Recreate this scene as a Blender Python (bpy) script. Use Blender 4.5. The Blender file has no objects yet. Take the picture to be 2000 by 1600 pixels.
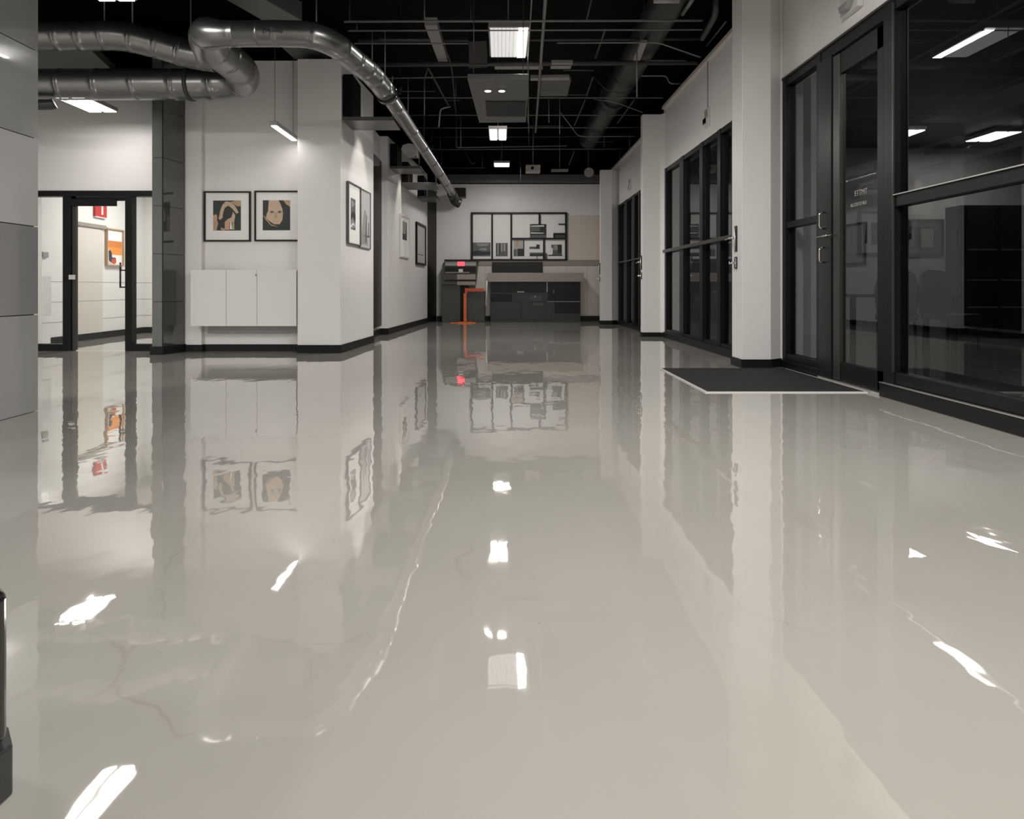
import bpy, bmesh, math, random
from mathutils import Vector, Matrix
random.seed(7)
SC = bpy.context.scene
COL = SC.collection
F = 1333.0; VX = 980.0; VY = 560.0; H = 0.85      # focal length in pixels, vanishing point, eye height

# ---------------------------------------------------------------- camera, world, exposure
cd = bpy.data.cameras.new('camera'); cam = bpy.data.objects.new('camera', cd); COL.objects.link(cam)
cam.location = (0, 0, H); cam.rotation_euler = (math.pi/2, 0, 0)
cd.sensor_width = 36; cd.lens = F/2000*36; cd.shift_x = 0.01; cd.shift_y = -0.12; cd.clip_end = 100
SC.camera = cam
w = bpy.data.worlds.new('night'); SC.world = w; w.use_nodes = True
w.node_tree.nodes['Background'].inputs[0].default_value = (0.02, 0.022, 0.026, 1)
w.node_tree.nodes['Background'].inputs[1].default_value = 0.3
vs = SC.view_settings
vs.view_transform = 'Standard'; vs.look = 'None'; vs.gamma = 1; vs.use_curve_mapping = False
vs.exposure = 1.3
LAMP = 1.15     # overall strength of the ceiling lamps

# ---------------------------------------------------------------- helpers
def P(px, py, D):
    return Vector(((px-VX)/F*D, D, H-(py-VY)/F*D))
def ZZ(py, D): return H-(py-VY)/F*D
def XX(px, D): return (px-VX)/F*D

def material(name, color, rough=0.5, metal=0.0, noise=0.0, nscale=6.0, bump=0.0, spec=0.5, coat=0.0, emit=None, estr=0.0):
    m = bpy.data.materials.new(name); m.use_nodes = True
    nt = m.node_tree; b = nt.nodes['Principled BSDF']
    c = tuple(color)+(1,) if len(color) == 3 else color
    b.inputs['Base Color'].default_value = c
    b.inputs['Roughness'].default_value = rough; b.inputs['Metallic'].default_value = metal
    b.inputs['Specular IOR Level'].default_value = spec
    b.inputs['Coat Weight'].default_value = coat; b.inputs['Coat Roughness'].default_value = 0.03
    if emit is not None:
        b.inputs['Emission Color'].default_value = tuple(emit)+(1,); b.inputs['Emission Strength'].default_value = estr
    if noise > 0 or bump > 0:
        tc = nt.nodes.new('ShaderNodeTexCoord'); n = nt.nodes.new('ShaderNodeTexNoise')
        n.inputs['Scale'].default_value = nscale; n.inputs['Detail'].default_value = 4
        nt.links.new(tc.outputs['Object'], n.inputs['Vector'])
        if noise > 0:
            mx = nt.nodes.new('ShaderNodeMix'); mx.data_type = 'RGBA'
            mx.inputs[6].default_value = tuple(v*(1-noise) for v in c[:3])+(1,)
            mx.inputs[7].default_value = tuple(min(1, v*(1+noise)) for v in c[:3])+(1,)
            nt.links.new(n.outputs['Fac'], mx.inputs[0]); nt.links.new(mx.outputs[2], b.inputs['Base Color'])
        if bump > 0:
            bp = nt.nodes.new('ShaderNodeBump'); bp.inputs['Strength'].default_value = bump; bp.inputs['Distance'].default_value = 0.01
            nt.links.new(n.outputs['Fac'], bp.inputs['Height']); nt.links.new(bp.outputs[0], b.inputs['Normal'])
    return m

def glass_material(name, tint, ior):
    m = bpy.data.materials.new(name); m.use_nodes = True; nt = m.node_tree; nt.nodes.clear()
    out = nt.nodes.new('ShaderNodeOutputMaterial'); mix = nt.nodes.new('ShaderNodeMixShader')
    fr = nt.nodes.new('ShaderNodeFresnel'); fr.inputs['IOR'].default_value = ior
    tr = nt.nodes.new('ShaderNodeBsdfTransparent'); tr.inputs[0].default_value = tint+(1,)
    gl = nt.nodes.new('ShaderNodeBsdfGlossy'); gl.inputs['Roughness'].default_value = 0.0; gl.inputs[0].default_value = (0.92, 0.93, 0.95, 1)
    ge = nt.nodes.new('ShaderNodeNewGeometry'); iv = nt.nodes.new('ShaderNodeMath'); iv.operation = 'SUBTRACT'; iv.inputs[0].default_value = 1
    mu = nt.nodes.new('ShaderNodeMath'); mu.operation = 'MULTIPLY'     # only the outer face mirrors, no total reflection inside the pane
    nt.links.new(ge.outputs['Backfacing'], iv.inputs[1]); nt.links.new(iv.outputs[0], mu.inputs[0]); nt.links.new(fr.outputs[0], mu.inputs[1])
    nt.links.new(mu.outputs[0], mix.inputs[0]); nt.links.new(tr.outputs[0], mix.inputs[1]); nt.links.new(gl.outputs[0], mix.inputs[2])
    nt.links.new(mix.outputs[0], out.inputs[0])
    return m

def floor_material():
    m = bpy.data.materials.new('polished_floor'); m.use_nodes = True; nt = m.node_tree; N = nt.nodes; L = nt.links
    b = N['Principled BSDF']
    tc = N.new('ShaderNodeTexCoord')
    # soft cloudy tone
    n1 = N.new('ShaderNodeTexNoise'); n1.inputs['Scale'].default_value = 0.7; n1.inputs['Detail'].default_value = 5; L.new(tc.outputs['Object'], n1.inputs['Vector'])
    cr = N.new('ShaderNodeValToRGB'); cr.color_ramp.elements[0].position = 0.3; cr.color_ramp.elements[1].position = 0.7
    cr.color_ramp.elements[0].color = (0.345, 0.332, 0.296, 1); cr.color_ramp.elements[1].color = (0.39, 0.376, 0.340, 1)
    L.new(n1.outputs['Fac'], cr.inputs[0])
    # thin wandering hairline cracks
    dn = N.new('ShaderNodeTexNoise'); dn.inputs['Scale'].default_value = 2.2; dn.inputs['Detail'].default_value = 4; L.new(tc.outputs['Object'], dn.inputs['Vector'])
    va = N.new('ShaderNodeVectorMath'); va.operation = 'MULTIPLY_ADD'; va.inputs[1].default_value = (0.3, 0.3, 0.3)
    L.new(dn.outputs['Color'], va.inputs[0]); L.new(tc.outputs['Object'], va.inputs[2])
    vo = N.new('ShaderNodeTexVoronoi'); vo.feature = 'DISTANCE_TO_EDGE'; vo.inputs['Scale'].default_value = 0.9; L.new(va.outputs[0], vo.inputs['Vector'])
    lt = N.new('ShaderNodeMapRange'); lt.inputs['From Min'].default_value = 0.0; lt.inputs['From Max'].default_value = 0.006; lt.inputs['To Min'].default_value = 1; lt.inputs['To Max'].default_value = 0
    L.new(vo.outputs['Distance'], lt.inputs['Value'])
    mk = N.new('ShaderNodeTexNoise'); mk.inputs['Scale'].default_value = 1.7; mk.inputs['Detail'].default_value = 3; L.new(tc.outputs['Object'], mk.inputs['Vector'])
    mm = N.new('ShaderNodeMapRange'); mm.inputs['From Min'].default_value = 0.5; mm.inputs['From Max'].default_value = 0.62; L.new(mk.outputs['Fac'], mm.inputs['Value'])
    mu = N.new('ShaderNodeMath'); mu.operation = 'MULTIPLY'; L.new(lt.outputs[0], mu.inputs[0]); L.new(mm.outputs[0], mu.inputs[1])
    m2 = N.new('ShaderNodeMath'); m2.operation = 'MULTIPLY'; m2.inputs[1].default_value = 0.28; L.new(mu.outputs[0], m2.inputs[0])
    x1 = N.new('ShaderNodeMix'); x1.data_type = 'RGBA'; x1.inputs[7].default_value = (0.2, 0.18, 0.15, 1)
    L.new(m2.outputs[0], x1.inputs[0]); L.new(cr.outputs[0], x1.inputs[6])
    # small specks
    vs_ = N.new('ShaderNodeTexVoronoi'); vs_.inputs['Scale'].default_value = 9.0; vs_.inputs['Randomness'].default_value = 1; L.new(tc.outputs['Object'], vs_.inputs['Vector'])
    sp = N.new('ShaderNodeMath'); sp.operation = 'LESS_THAN'; sp.inputs[1].default_value = 0.028; L.new(vs_.outputs['Distance'], sp.inputs[0])
    sc_ = N.new('ShaderNodeSeparateColor'); L.new(vs_.outputs['Color'], sc_.inputs[0])
    s2 = N.new('ShaderNodeMath'); s2.operation = 'GREATER_THAN'; s2.inputs[1].default_value = 0.72; L.new(sc_.outputs[0], s2.inputs[0])
    s3 = N.new('ShaderNodeMath'); s3.operation = 'MULTIPLY'; L.new(sp.outputs[0], s3.inputs[0]); L.new(s2.outputs[0], s3.inputs[1])
    s4 = N.new('ShaderNodeMath'); s4.operation = 'MULTIPLY'; s4.inputs[1].default_value = 0.55; L.new(s3.outputs[0], s4.inputs[0])
    x2 = N.new('ShaderNodeMix'); x2.data_type = 'RGBA'; x2.inputs[7].default_value = (0.13, 0.12, 0.1, 1)
    L.new(s4.outputs[0], x2.inputs[0]); L.new(x1.outputs[2], x2.inputs[6])
    # the poured coat is slightly wavy
    w1 = N.new('ShaderNodeTexNoise'); w1.inputs['Scale'].default_value = 2.8; w1.inputs['Detail'].default_value = 2.5; w1.inputs['Roughness'].default_value = 0.55
    sv = N.new('ShaderNodeVectorMath'); sv.operation = 'MULTIPLY'; sv.inputs[1].default_value = (1.5, 0.85, 1)
    L.new(tc.outputs['Object'], sv.inputs[0]); L.new(sv.outputs[0], w1.inputs['Vector'])
    bp = N.new('ShaderNodeBump'); bp.inputs['Strength'].default_value = 1.0; bp.inputs['Distance'].default_value = 0.0018
    L.new(w1.outputs['Fac'], bp.inputs['Height'])
    N.remove(b)
    df = N.new('ShaderNodeBsdfDiffuse'); gl = N.new('ShaderNodeBsdfGlossy'); mix = N.new('ShaderNodeMixShader'); lw = N.new('ShaderNodeLayerWeight'); lw.inputs['Blend'].default_value = 0.5
    pw = N.new('ShaderNodeMath'); pw.operation = 'POWER'; pw.inputs[1].default_value = 3.3; L.new(lw.outputs['Facing'], pw.inputs[0])
    fr = N.new('ShaderNodeMath'); fr.operation = 'MULTIPLY_ADD'; fr.inputs[1].default_value = 0.74; fr.inputs[2].default_value = 0.18; L.new(pw.outputs[0], fr.inputs[0])   # Schlick-like gloss of the poured coat
    gl.inputs['Roughness'].default_value = 0.02; gl.inputs[0].default_value = (0.97, 0.96, 0.95, 1)
    L.new(x2.outputs[2], df.inputs[0]); L.new(bp.outputs[0], gl.inputs['Normal'])
    L.new(fr.outputs[0], mix.inputs[0]); L.new(df.outputs[0], mix.inputs[1]); L.new(gl.outputs[0], mix.inputs[2])
    L.new(mix.outputs[0], N['Material Output'].inputs[0])
    return m

M = {}
M['floor'] = floor_material()
M['white'] = material('painted_wall', (0.74, 0.725, 0.705), 0.42, noise=0.02, nscale=1.5)
M['warm'] = material('warm_painted_wall', (0.60, 0.54, 0.47), 0.5, noise=0.02, nscale=1.5)
M['bright'] = material('white_lacquer', (0.70, 0.69, 0.67), 0.25, noise=0.01)
M['black'] = material('black_ceiling', (0.004, 0.004, 0.0045), 0.8, noise=0.15, spec=0.15)
M['skirt'] = material('black_baseboard', (0.008, 0.008, 0.009), 0.4, noise=0.1, spec=0.25)
M['frame'] = material('black_metal', (0.007, 0.007, 0.007), 0.4, metal=0.0, spec=0.2, noise=0.1)
M['framelight'] = material('worn_dark_metal', (0.05, 0.048, 0.045), 0.35, metal=0.5, noise=0.1)
M['alu'] = material('aluminium', (0.62, 0.61, 0.6), 0.3, metal=0.9, noise=0.05)
M['chrome'] = material('chrome', (0.8, 0.8, 0.8), 0.08, metal=1.0, noise=0.02)
M['duct'] = material('galvanised_duct', (0.26, 0.26, 0.255), 0.30, metal=0.9, noise=0.15, nscale=6, bump=0.06)
M['darkduct'] = material('dark_painted_duct', (0.045, 0.045, 0.045), 0.4, metal=0.3, noise=0.15)
M['pipe'] = material('grey_painted_pipe', (0.20, 0.195, 0.19), 0.4, metal=0.2, noise=0.15)
M['dimpipe'] = material('dark_painted_pipe', (0.06, 0.058, 0.056), 0.5, metal=0.2, noise=0.15)
M['grey'] = material('grey_board', (0.10, 0.10, 0.10), 0.35, noise=0.08)
M['lgrey'] = material('light_grey_sheet', (0.30, 0.29, 0.28), 0.35, noise=0.12)
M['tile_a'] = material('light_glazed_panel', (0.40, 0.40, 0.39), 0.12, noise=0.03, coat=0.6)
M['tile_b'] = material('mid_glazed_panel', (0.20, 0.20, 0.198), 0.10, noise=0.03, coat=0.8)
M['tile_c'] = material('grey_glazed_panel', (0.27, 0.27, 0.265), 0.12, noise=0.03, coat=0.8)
M['glass_tile'] = material('dark_glass_panel', (0.05, 0.054, 0.052), 0.05, noise=0.05, coat=1.0)
M['glass_tile_lit'] = material('lit_face_glass_panel', (0.11, 0.12, 0.117), 0.08, noise=0.05, coat=0.8)  # the same dark glass, light on the front face painted in as grey
M['mat'] = material('rubber_mat', (0.018, 0.018, 0.018), 0.7, noise=0.35, nscale=40, bump=0.6)
M['paper'] = material('mount_board', (0.80, 0.79, 0.77), 0.6, noise=0.01)
M['paper2'] = material('grey_mount_board', (0.42, 0.41, 0.40), 0.6, noise=0.03)
M['ink'] = material('black_ink', (0.02, 0.02, 0.022), 0.5, noise=0.2)
M['ink2'] = material('grey_ink', (0.11, 0.11, 0.11), 0.5, noise=0.3, nscale=30)
M['ink3'] = material('mid_grey_ink', (0.27, 0.27, 0.265), 0.5, noise=0.3, nscale=30)
M['green'] = material('dark_green_paint', (0.012, 0.02, 0.016), 0.5, noise=0.4, nscale=14)
M['flesh'] = material('pale_flesh_paint', (0.55, 0.40, 0.29), 0.5, noise=0.15, nscale=14)
M['tan'] = material('tan_paint', (0.45, 0.30, 0.18), 0.5, noise=0.2, nscale=14)
M['peach'] = material('peach_paint', (0.56, 0.33, 0.21), 0.5, noise=0.2, nscale=14)
M['orange'] = material('orange_paint', (0.80, 0.28, 0.05), 0.5, noise=0.05)
M['orange2'] = material('deep_orange_paint', (0.62, 0.20, 0.04), 0.5, noise=0.08)
M['navy'] = material('navy_paint', (0.02, 0.035, 0.06), 0.5, noise=0.1)
M['wood'] = material('pale_wood', (0.42, 0.28, 0.17), 0.45, noise=0.15, nscale=12)
M['red'] = material('red_enamel', (0.42, 0.02, 0.02), 0.35, noise=0.05)
M['orangemetal'] = material('orange_red_metal', (0.50, 0.065, 0.02), 0.35, noise=0.1)
M['orangebase'] = material('orange_metal', (0.62, 0.13, 0.02), 0.35, noise=0.1)
M['taupe'] = material('taupe_laminate', (0.27, 0.235, 0.20), 0.4, noise=0.04)
M['cream'] = material('cream_panel', (0.58, 0.54, 0.49), 0.35, noise=0.03)
M['desk'] = material('charcoal_laminate', (0.018, 0.019, 0.020), 0.35, noise=0.1)
M['desk2'] = material('black_laminate', (0.010, 0.0105, 0.011), 0.3, noise=0.1, spec=0.25)
M['charcoal'] = material('charcoal_metal', (0.045, 0.047, 0.045), 0.4, noise=0.1)
M['screen'] = material('lit_red_screen', (0.5, 0.02, 0.03), 0.3, emit=(1.0, 0.05, 0.07), estr=1.1)
M['leather'] = material('black_leather', (0.02, 0.02, 0.02), 0.4, noise=0.2, nscale=30, bump=0.2)
M['plastic'] = material('off_white_plastic', (0.6, 0.59, 0.57), 0.35, noise=0.02)
M['gloss'] = material('glossy_black_plastic', (0.008, 0.008, 0.009), 0.12, noise=0.1, coat=0.5)
M['glass'] = glass_material('window_glass', (0.72, 0.74, 0.76), 1.72)
M['clear'] = glass_material('clear_glass', (0.95, 0.96, 0.96), 1.30)
EMIT = {}
def emitter(name, s, c=(1.0, 0.97, 0.93), lens=1.4):
    """lit diffuser; the light itself comes from the area lamp set on its face"""
    m = material(name, (0.9, 0.9, 0.9), 0.5, emit=c, estr=min(s, lens)); m.cycles.emission_sampling = 'NONE'; EMIT[m.name] = (s, c); return m
M['tube'] = emitter('lit_tube', 34*LAMP)
M['tube_big'] = emitter('lit_panel', 26*LAMP)
M['tube_strong'] = emitter('bright_lit_panel', 52*LAMP)
M['tube_entry'] = emitter('entrance_tube', 9.5*LAMP)
M['tube_soft'] = emitter('soft_diffuser', 0.22)
M['tube_mid'] = emitter('louvred_lit_tube', 34)
M['tube_dim'] = emitter('dim_lit_tube', 6.0)
M['tube_side'] = emitter('side_room_panel', 14)
M['spot_lens'] = emitter('lit_downlight_lens', 170)
M['tube_office'] = emitter('lit_office_tube', 5, (1.0, 0.93, 0.86))
def lamp(parent, x0, x1, y0, y1, z, mat, disk=False):
    s_, c = EMIT[M[mat].name]; l = bpy.data.lights.new('lamp', 'AREA'); l.color = c
    l.shape = 'ELLIPSE' if disk else 'RECTANGLE'; l.size = x1-x0; l.size_y = y1-y0
    l.energy = s_*(x1-x0)*(y1-y0)*math.pi*(0.785 if disk else 1)
    o = bpy.data.objects.new('lamp', l); COL.objects.link(o); o.parent = parent
    o.location = Vector(((x0+x1)/2, (y0+y1)/2, z))-parent_loc(parent)
    return o

class MB:
    def __init__(s): s.v = []; s.f = []; s.mi = []; s.sm = []; s.mats = []
    def _m(s, m):
        if m is None: return 0
        if m not in s.mats: s.mats.append(m)
        return s.mats.index(m)
    def face(s, pts, m=None, smooth=False):
        b = len(s.v); s.v += [Vector(p) for p in pts]; s.f.append(list(range(b, b+len(pts)))); s.mi.append(s._m(m)); s.sm.append(smooth)
    def box(s, x0, x1, y0, y1, z0, z1, m=None):
        x0, x1 = min(x0, x1), max(x0, x1); y0, y1 = min(y0, y1), max(y0, y1); z0, z1 = min(z0, z1), max(z0, z1)
        s.prism([(x0, y0), (x1, y0), (x1, y1), (x0, y1)], z0, z1, m); return s
    def prism(s, poly, z0, z1, m=None):
        n = len(poly); ar = sum(poly[i][0]*poly[(i+1) % n][1]-poly[(i+1) % n][0]*poly[i][1] for i in range(n))
        if ar < 0: poly = poly[::-1]
        b = len(s.v); k = s._m(m)
        s.v += [Vector((p[0], p[1], z0)) for p in poly]+[Vector((p[0], p[1], z1)) for p in poly]
        s.f.append([b+i for i in range(n)][::-1]); s.f.append([b+n+i for i in range(n)])
        for i in range(n): j = (i+1) % n; s.f.append([b+i, b+j, b+n+j, b+n+i])
        s.mi += [k]*(n+2); s.sm += [False]*(n+2); return s
    def slab(s, o, u, v, n, u0, u1, v0, v1, t, m=None, t0=0.0):
        """box on a plane: o origin, u / v in-plane unit vectors, n normal, from t0 to t along n"""
        s.hull([(u0, v0), (u1, v0), (u1, v1), (u0, v1)], o, u, v, n, t, m, t0); return s
    def hull(s, poly, o, u, v, n, t, m=None, t0=0.0):
        k = s._m(m); b = len(s.v); c = len(poly)
        for tt in (t0, t): s.v += [o+u*p[0]+v*p[1]+n*tt for p in poly]
        s.f.append([b+i for i in range(c)][::-1]); s.f.append([b+c+i for i in range(c)])
        for i in range(c): j = (i+1) % c; s.f.append([b+i, b+j, b+c+j, b+c+i])
        s.mi += [k]*(c+2); s.sm += [False]*(c+2); return s
    def tube(s, pts, r, n=10, m=None, caps=True):
        pts = [Vector(p) for p in pts]; k = s._m(m); c = len(pts)
        rs = r if isinstance(r, (list, tuple)) else [r]*c
        t0 = (pts[1]-pts[0]).normalized(); a = t0.orthogonal().normalized(); b0 = len(s.v)
        for i, p in enumerate(pts):
            t = ((pts[min(i+1, c-1)]-pts[max(i-1, 0)])).normalized()
            a = (a-t*a.dot(t)).normalized(); bb = t.cross(a)
            for j in range(n):
                th = 2*math.pi*j/n; s.v.append(p+(a*math.cos(th)+bb*math.sin(th))*rs[i])
        for i in range(c-1):
            for j in range(n):
                q = (j+1) % n; s.f.append([b0+i*n+j, b0+i*n+q, b0+(i+1)*n+q, b0+(i+1)*n+j]); s.mi.append(k); s.sm.append(True)
        if caps:
            s.f.append([b0+j for j in range(n)][::-1]); s.f.append([b0+(c-1)*n+j for j in range(n)]); s.mi += [k, k]; s.sm += [False, False]
        return s
    def build(s, name, mat=None, parent=None, bevel=0.0, seg=2):
        me = bpy.data.meshes.new(name); off = parent_loc(parent)
        me.from_pydata([tuple(p-off) for p in s.v], [], s.f)
        mats = s.mats if s.mats else [mat]
        for m in mats: me.materials.append(M[m] if isinstance(m, str) else m)
        for p, k, q in zip(me.polygons, s.mi, s.sm): p.material_index = k; p.use_smooth = q
        bm = bmesh.new(); bm.from_mesh(me); bmesh.ops.recalc_face_normals(bm, faces=bm.faces); bm.to_mesh(me); bm.free()
        o = bpy.data.objects.new(name, me); COL.objects.link(o)
        if parent is not None: o.parent = parent
        if bevel:
            bv = o.modifiers.new('bevel', 'BEVEL'); bv.width = bevel; bv.segments = seg; bv.limit_method = 'ANGLE'
        return o
def parent_loc(p):
    v = Vector((0, 0, 0))
    while p is not None: v += p.location; p = p.parent
    return v
def tag(o, label, cat, group=None):
    o['label'] = label; o['category'] = cat
    if group: o['group'] = group
    return o
def thing(name, label, cat, loc, group=None):
    o = bpy.data.objects.new(name, None); COL.objects.link(o); o.location = Vector(loc); o.empty_display_size = 0.1
    return tag(o, label, cat, group)
def struct(o): o['kind'] = 'structure'; return o
def sroot(name, loc):
    o = bpy.data.objects.new(name, None); COL.objects.link(o); o.location = Vector(loc); o['kind'] = 'structure'; return o
def bx(*a): return MB().box(*a)
def smooth(pts, k=8):
    pts = [Vector(p) for p in pts]; out = []
    for i in range(len(pts)-1):
        p0 = pts[max(i-1, 0)]; p1 = pts[i]; p2 = pts[i+1]; p3 = pts[min(i+2, len(pts)-1)]
        for j in range(k):
            t = j/k; out.append(0.5*((2*p1)+(p2-p0)*t+(2*p0-5*p1+4*p2-p3)*t*t+(-p0+3*p1-3*p2+p3)*t**3))
    out.append(pts[-1]); return out
def rounded(pts, rad, k=6):
    """polyline with filleted corners"""
    pts = [Vector(p) for p in pts]; out = [pts[0]]
    for i in range(1, len(pts)-1):
        a, b, c = pts[i-1], pts[i], pts[i+1]; r = min(rad, (a-b).length*0.45, (c-b).length*0.45)
        s_ = b+(a-b).normalized()*r; e = b+(c-b).normalized()*r
        for j in range(k+1):
            t = j/k; out.append(s_*(1-t)**2+b*2*t*(1-t)+e*t*t)
    out.append(pts[-1]); return out
def densify(pts, step):
    out = [pts[0]]
    for a, b in zip(pts[:-1], pts[1:]):
        n = max(1, int((b-a).length/step))
        for i in range(1, n+1): out.append(a+(b-a)*i/n)
    return out
UP = Vector((0, 0, 1))

# ================================================================ SETTING
struct(bx(-9, 10, -5, 18, -0.2, 0).build('floor', 'floor'))
struct(bx(-9, 10, -5, 18, 4.8, 5.0).build('ceiling', 'black'))
# right side, nearest stretch: wall over the big shop window, then the column
W1 = 2.98
struct(MB().prism([(W1, -4.6), (W1, 7.22), (3.2, 7.22), (3.2, -4.6)], 3.03, 4.8).build('wall_right', 'white'))
struct(bx(W1, 3.2, -4.6, 1.6, 0, 3.03).build('wall_right_near', 'white'))
colA = [(2.51, 7.13), (2.81, 7.13), (2.955, 7.24), (3.2, 7.24), (3.2, 7.44), (2.51, 7.44)]
struct(MB().prism(colA, 0, 4.8).build('wall_right_column', 'white', bevel=0.004))
W2 = 2.745
struct(bx(W2, 3.0, 7.44, 11.56, 2.83, 3.85).build('wall_right_middle', 'white'))
struct(bx(W2-0.035, 3.0, 7.44, 11.56, 3.85, 3.90).build('trim_1', 'cream'))
struct(bx(W2, 3.0, 7.44, 8.06, 0, 2.83).build('wall_right_jamb', 'white'))
colB = [(2.385, 11.56), (2.69, 11.56), (2.745, 11.46), (3.0, 11.46), (3.0, 11.72), (2.385, 11.72)]
struct(MB().prism(colB, 0, 3.77).build('wall_right_column', 'white', bevel=0.004))
W3 = 2.64
struct(bx(W3, 2.9, 11.72, 16.9, 2.69, 3.62).build('wall_right_far', 'white'))
struct(bx(W3-0.03, 2.9, 11.72, 16.9, 3.62, 3.66).build('trim_2', 'cream'))
struct(bx(W3, 2.9, 11.72, 12.7, 0, 2.69).build('wall_right_jamb', 'white'))
struct(bx(W3, 2.9, 15.45, 16.9, 0, 2.69).build('wall_right_jamb', 'white'))
colC = [(2.215, 15.3), (2.47, 15.3), (2.60, 15.42), (2.64, 15.46), (2.215, 15.46)]
struct(MB().prism(colC, 0, 3.47).build('wall_right_column', 'white', bevel=0.004))
# far wall with beam
struct(bx(-1.8, 3.1, 16.9, 17.15, 0, 3.39).build('wall_back', 'white'))
struct(bx(-1.5, 3.1, 16.72, 16.9, 3.41, 3.6).build('trim_3', 'grey'))
# left side of the corridor
struct(MB().prism([(-2.61, 8.72), (-2.06, 8.72), (-1.955, 10.4), (-3.0, 10.4), (-3.0, 9.25), (-2.61, 9.25)], 0, 3.76).build('wall_left_block', 'white', bevel=0.004))
struct(MB().prism([(-2.15, 10.4), (-2.15, 12.1), (-2.6, 12.1), (-2.6, 10.4)], 0, 3.5).build('wall_left_recess', 'white'))
struct(MB().prism([(-2.02, 12.1), (-1.765, 16.2), (-1.9, 16.2), (-1.9, 16.9), (-2.6, 16.9), (-2.6, 12.1)], 0, 3.52).build('wall_left_far', 'white', bevel=0.003))
struct(bx(-4.3, -2.61, 9.0, 9.25, 0, 3.83).build('wall_alcove', 'white'))
struct(bx(-4.2, -3.93, 8.93, 9.0, 0, 3.83).build('trim_4', 'white'))
# door wall on the left
struct(bx(-9, -4.3, 9.04, 9.2, 2.12, 3.6).build('wall_door_side', 'white'))
struct(bx(-9, -6.2, 9.04, 9.2, 0, 2.12).build('wall_door_side', 'white'))
# unseen ends of the hall
struct(bx(-9, -8.8, -5, 9.04, 0, 4.8).build('wall_left_outer', 'white'))
struct(bx(-9, 10, -5, -4.8, 0, 4.8).build('wall_behind', 'white'))
# black upper enclosure
struct(bx(-9, 10, 17.3, 17.5, 0, 4.8).build('wall_void', 'black'))
struct(bx(-9, -8.8, 9.2, 17.3, 3.0, 4.8).build('wall_void_left', 'black'))

# dark glass panelled column
mb = MB()
def face_panels(mb, a, b, zs, m, t=0.012, gap=0.006):
    a = Vector((a[0], a[1], 0)); b = Vector((b[0], b[1], 0)); u = (b-a); ln = u.length; u.normalize(); n = Vector((u.y, -u.x, 0))
    for z0, z1 in zip(zs[:-1], zs[1:]): mb.slab(a, u, UP, n, 0.001, ln-0.001, z0+gap/2, z1-gap/2, t, m)
mb.prism([(-4.365, 8.53), (-4.24, 8.53), (-4.14, 9.02), (-4.365, 9.02)], 0, 3.8, 'skirt')
zs = [0.1, 0.66, 1.26, 1.86, 2.46, 3.06, 3.8]
face_panels(mb, (-4.365, 8.53), (-4.24, 8.53), zs, 'glass_tile_lit')
face_panels(mb, (-4.24, 8.53), (-4.14, 9.0), zs, 'glass_tile')
struct(mb.build('wall_alcove_column', None))
# light panelled column at the left edge
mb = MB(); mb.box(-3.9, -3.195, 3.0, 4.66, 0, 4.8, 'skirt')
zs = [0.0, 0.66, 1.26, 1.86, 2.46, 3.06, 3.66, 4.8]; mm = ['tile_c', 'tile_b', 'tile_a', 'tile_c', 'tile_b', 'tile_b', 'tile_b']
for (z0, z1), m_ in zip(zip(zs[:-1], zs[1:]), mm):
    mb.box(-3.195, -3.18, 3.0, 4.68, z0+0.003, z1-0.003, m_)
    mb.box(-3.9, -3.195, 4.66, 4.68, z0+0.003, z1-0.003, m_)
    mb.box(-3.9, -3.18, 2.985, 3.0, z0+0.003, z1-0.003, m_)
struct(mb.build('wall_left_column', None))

# baseboards: black strips following the plan of the walls
def baseboard(name, pts, h=0.1, t=0.012):
    mb = MB()
    for a, b in zip(pts[:-1], pts[1:]):
        a_ = Vector((a[0], a[1], 0)); b_ = Vector((b[0], b[1], 0)); u = b_-a_; ln = u.length; u.normalize(); n = Vector((u.y, -u.x, 0))
        mb.slab(a_, u, UP, n, -t*0.9, ln+t*0.9, 0, h, t)
    struct(mb.build(name, 'skirt'))
baseboard('baseboard_left', [(-2.61, 8.72), (-2.06, 8.72), (-1.955, 10.4)], 0.105)
baseboard('baseboard_left', [(-2.15, 10.4), (-2.15, 12.1), (-2.02, 12.1), (-1.765, 16.2)], 0.11)
baseboard('baseboard_alcove', [(-4.15, 8.93), (-3.93, 8.93), (-3.93, 9.0), (-2.61, 9.0)], 0.09)
baseboard('baseboard_alcove', [(-4.365, 8.52), (-4.24, 8.52), (-4.135, 8.99)], 0.10, 0.02)
baseboard('baseboard_back', [(-1.6, 16.9), (3.0, 16.9)], 0.125)
baseboard('baseboard_right', [(2.51, 7.44), (2.51, 7.13), (2.81, 7.13), (2.955, 7.24)][0:], 0.09)
baseboard('baseboard_right', [(2.385, 11.72), (2.385, 11.56), (2.69, 11.56), (2.745, 11.46)], 0.075)
baseboard('baseboard_right', [(2.215, 15.46), (2.215, 15.3), (2.47, 15.3), (2.60, 15.42)], 0.09)

# tall black doors of the left side
d = struct(bx(-2.15, -2.12, 10.75, 12.05, 0.16, 3.06).build('door_1', 'frame', bevel=0.004))
bx(-2.148, -2.135, 10.75, 12.05, 0.11, 0.155).build('threshold', 'alu', d)
d = sroot('door_2', (-1.7, 16.55, 0))
MB().prism([(-1.772, 16.21), (-1.615, 16.88), (-1.70, 16.9), (-1.86, 16.2)], 0, 3.16).build('door_leaf', 'frame', d)
MB().prism([(-1.765, 16.2), (-1.60, 16.88), (-1.62, 16.885), (-1.785, 16.22)], 3.16, 3.20).build('door_frame', 'framelight', d)

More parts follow.
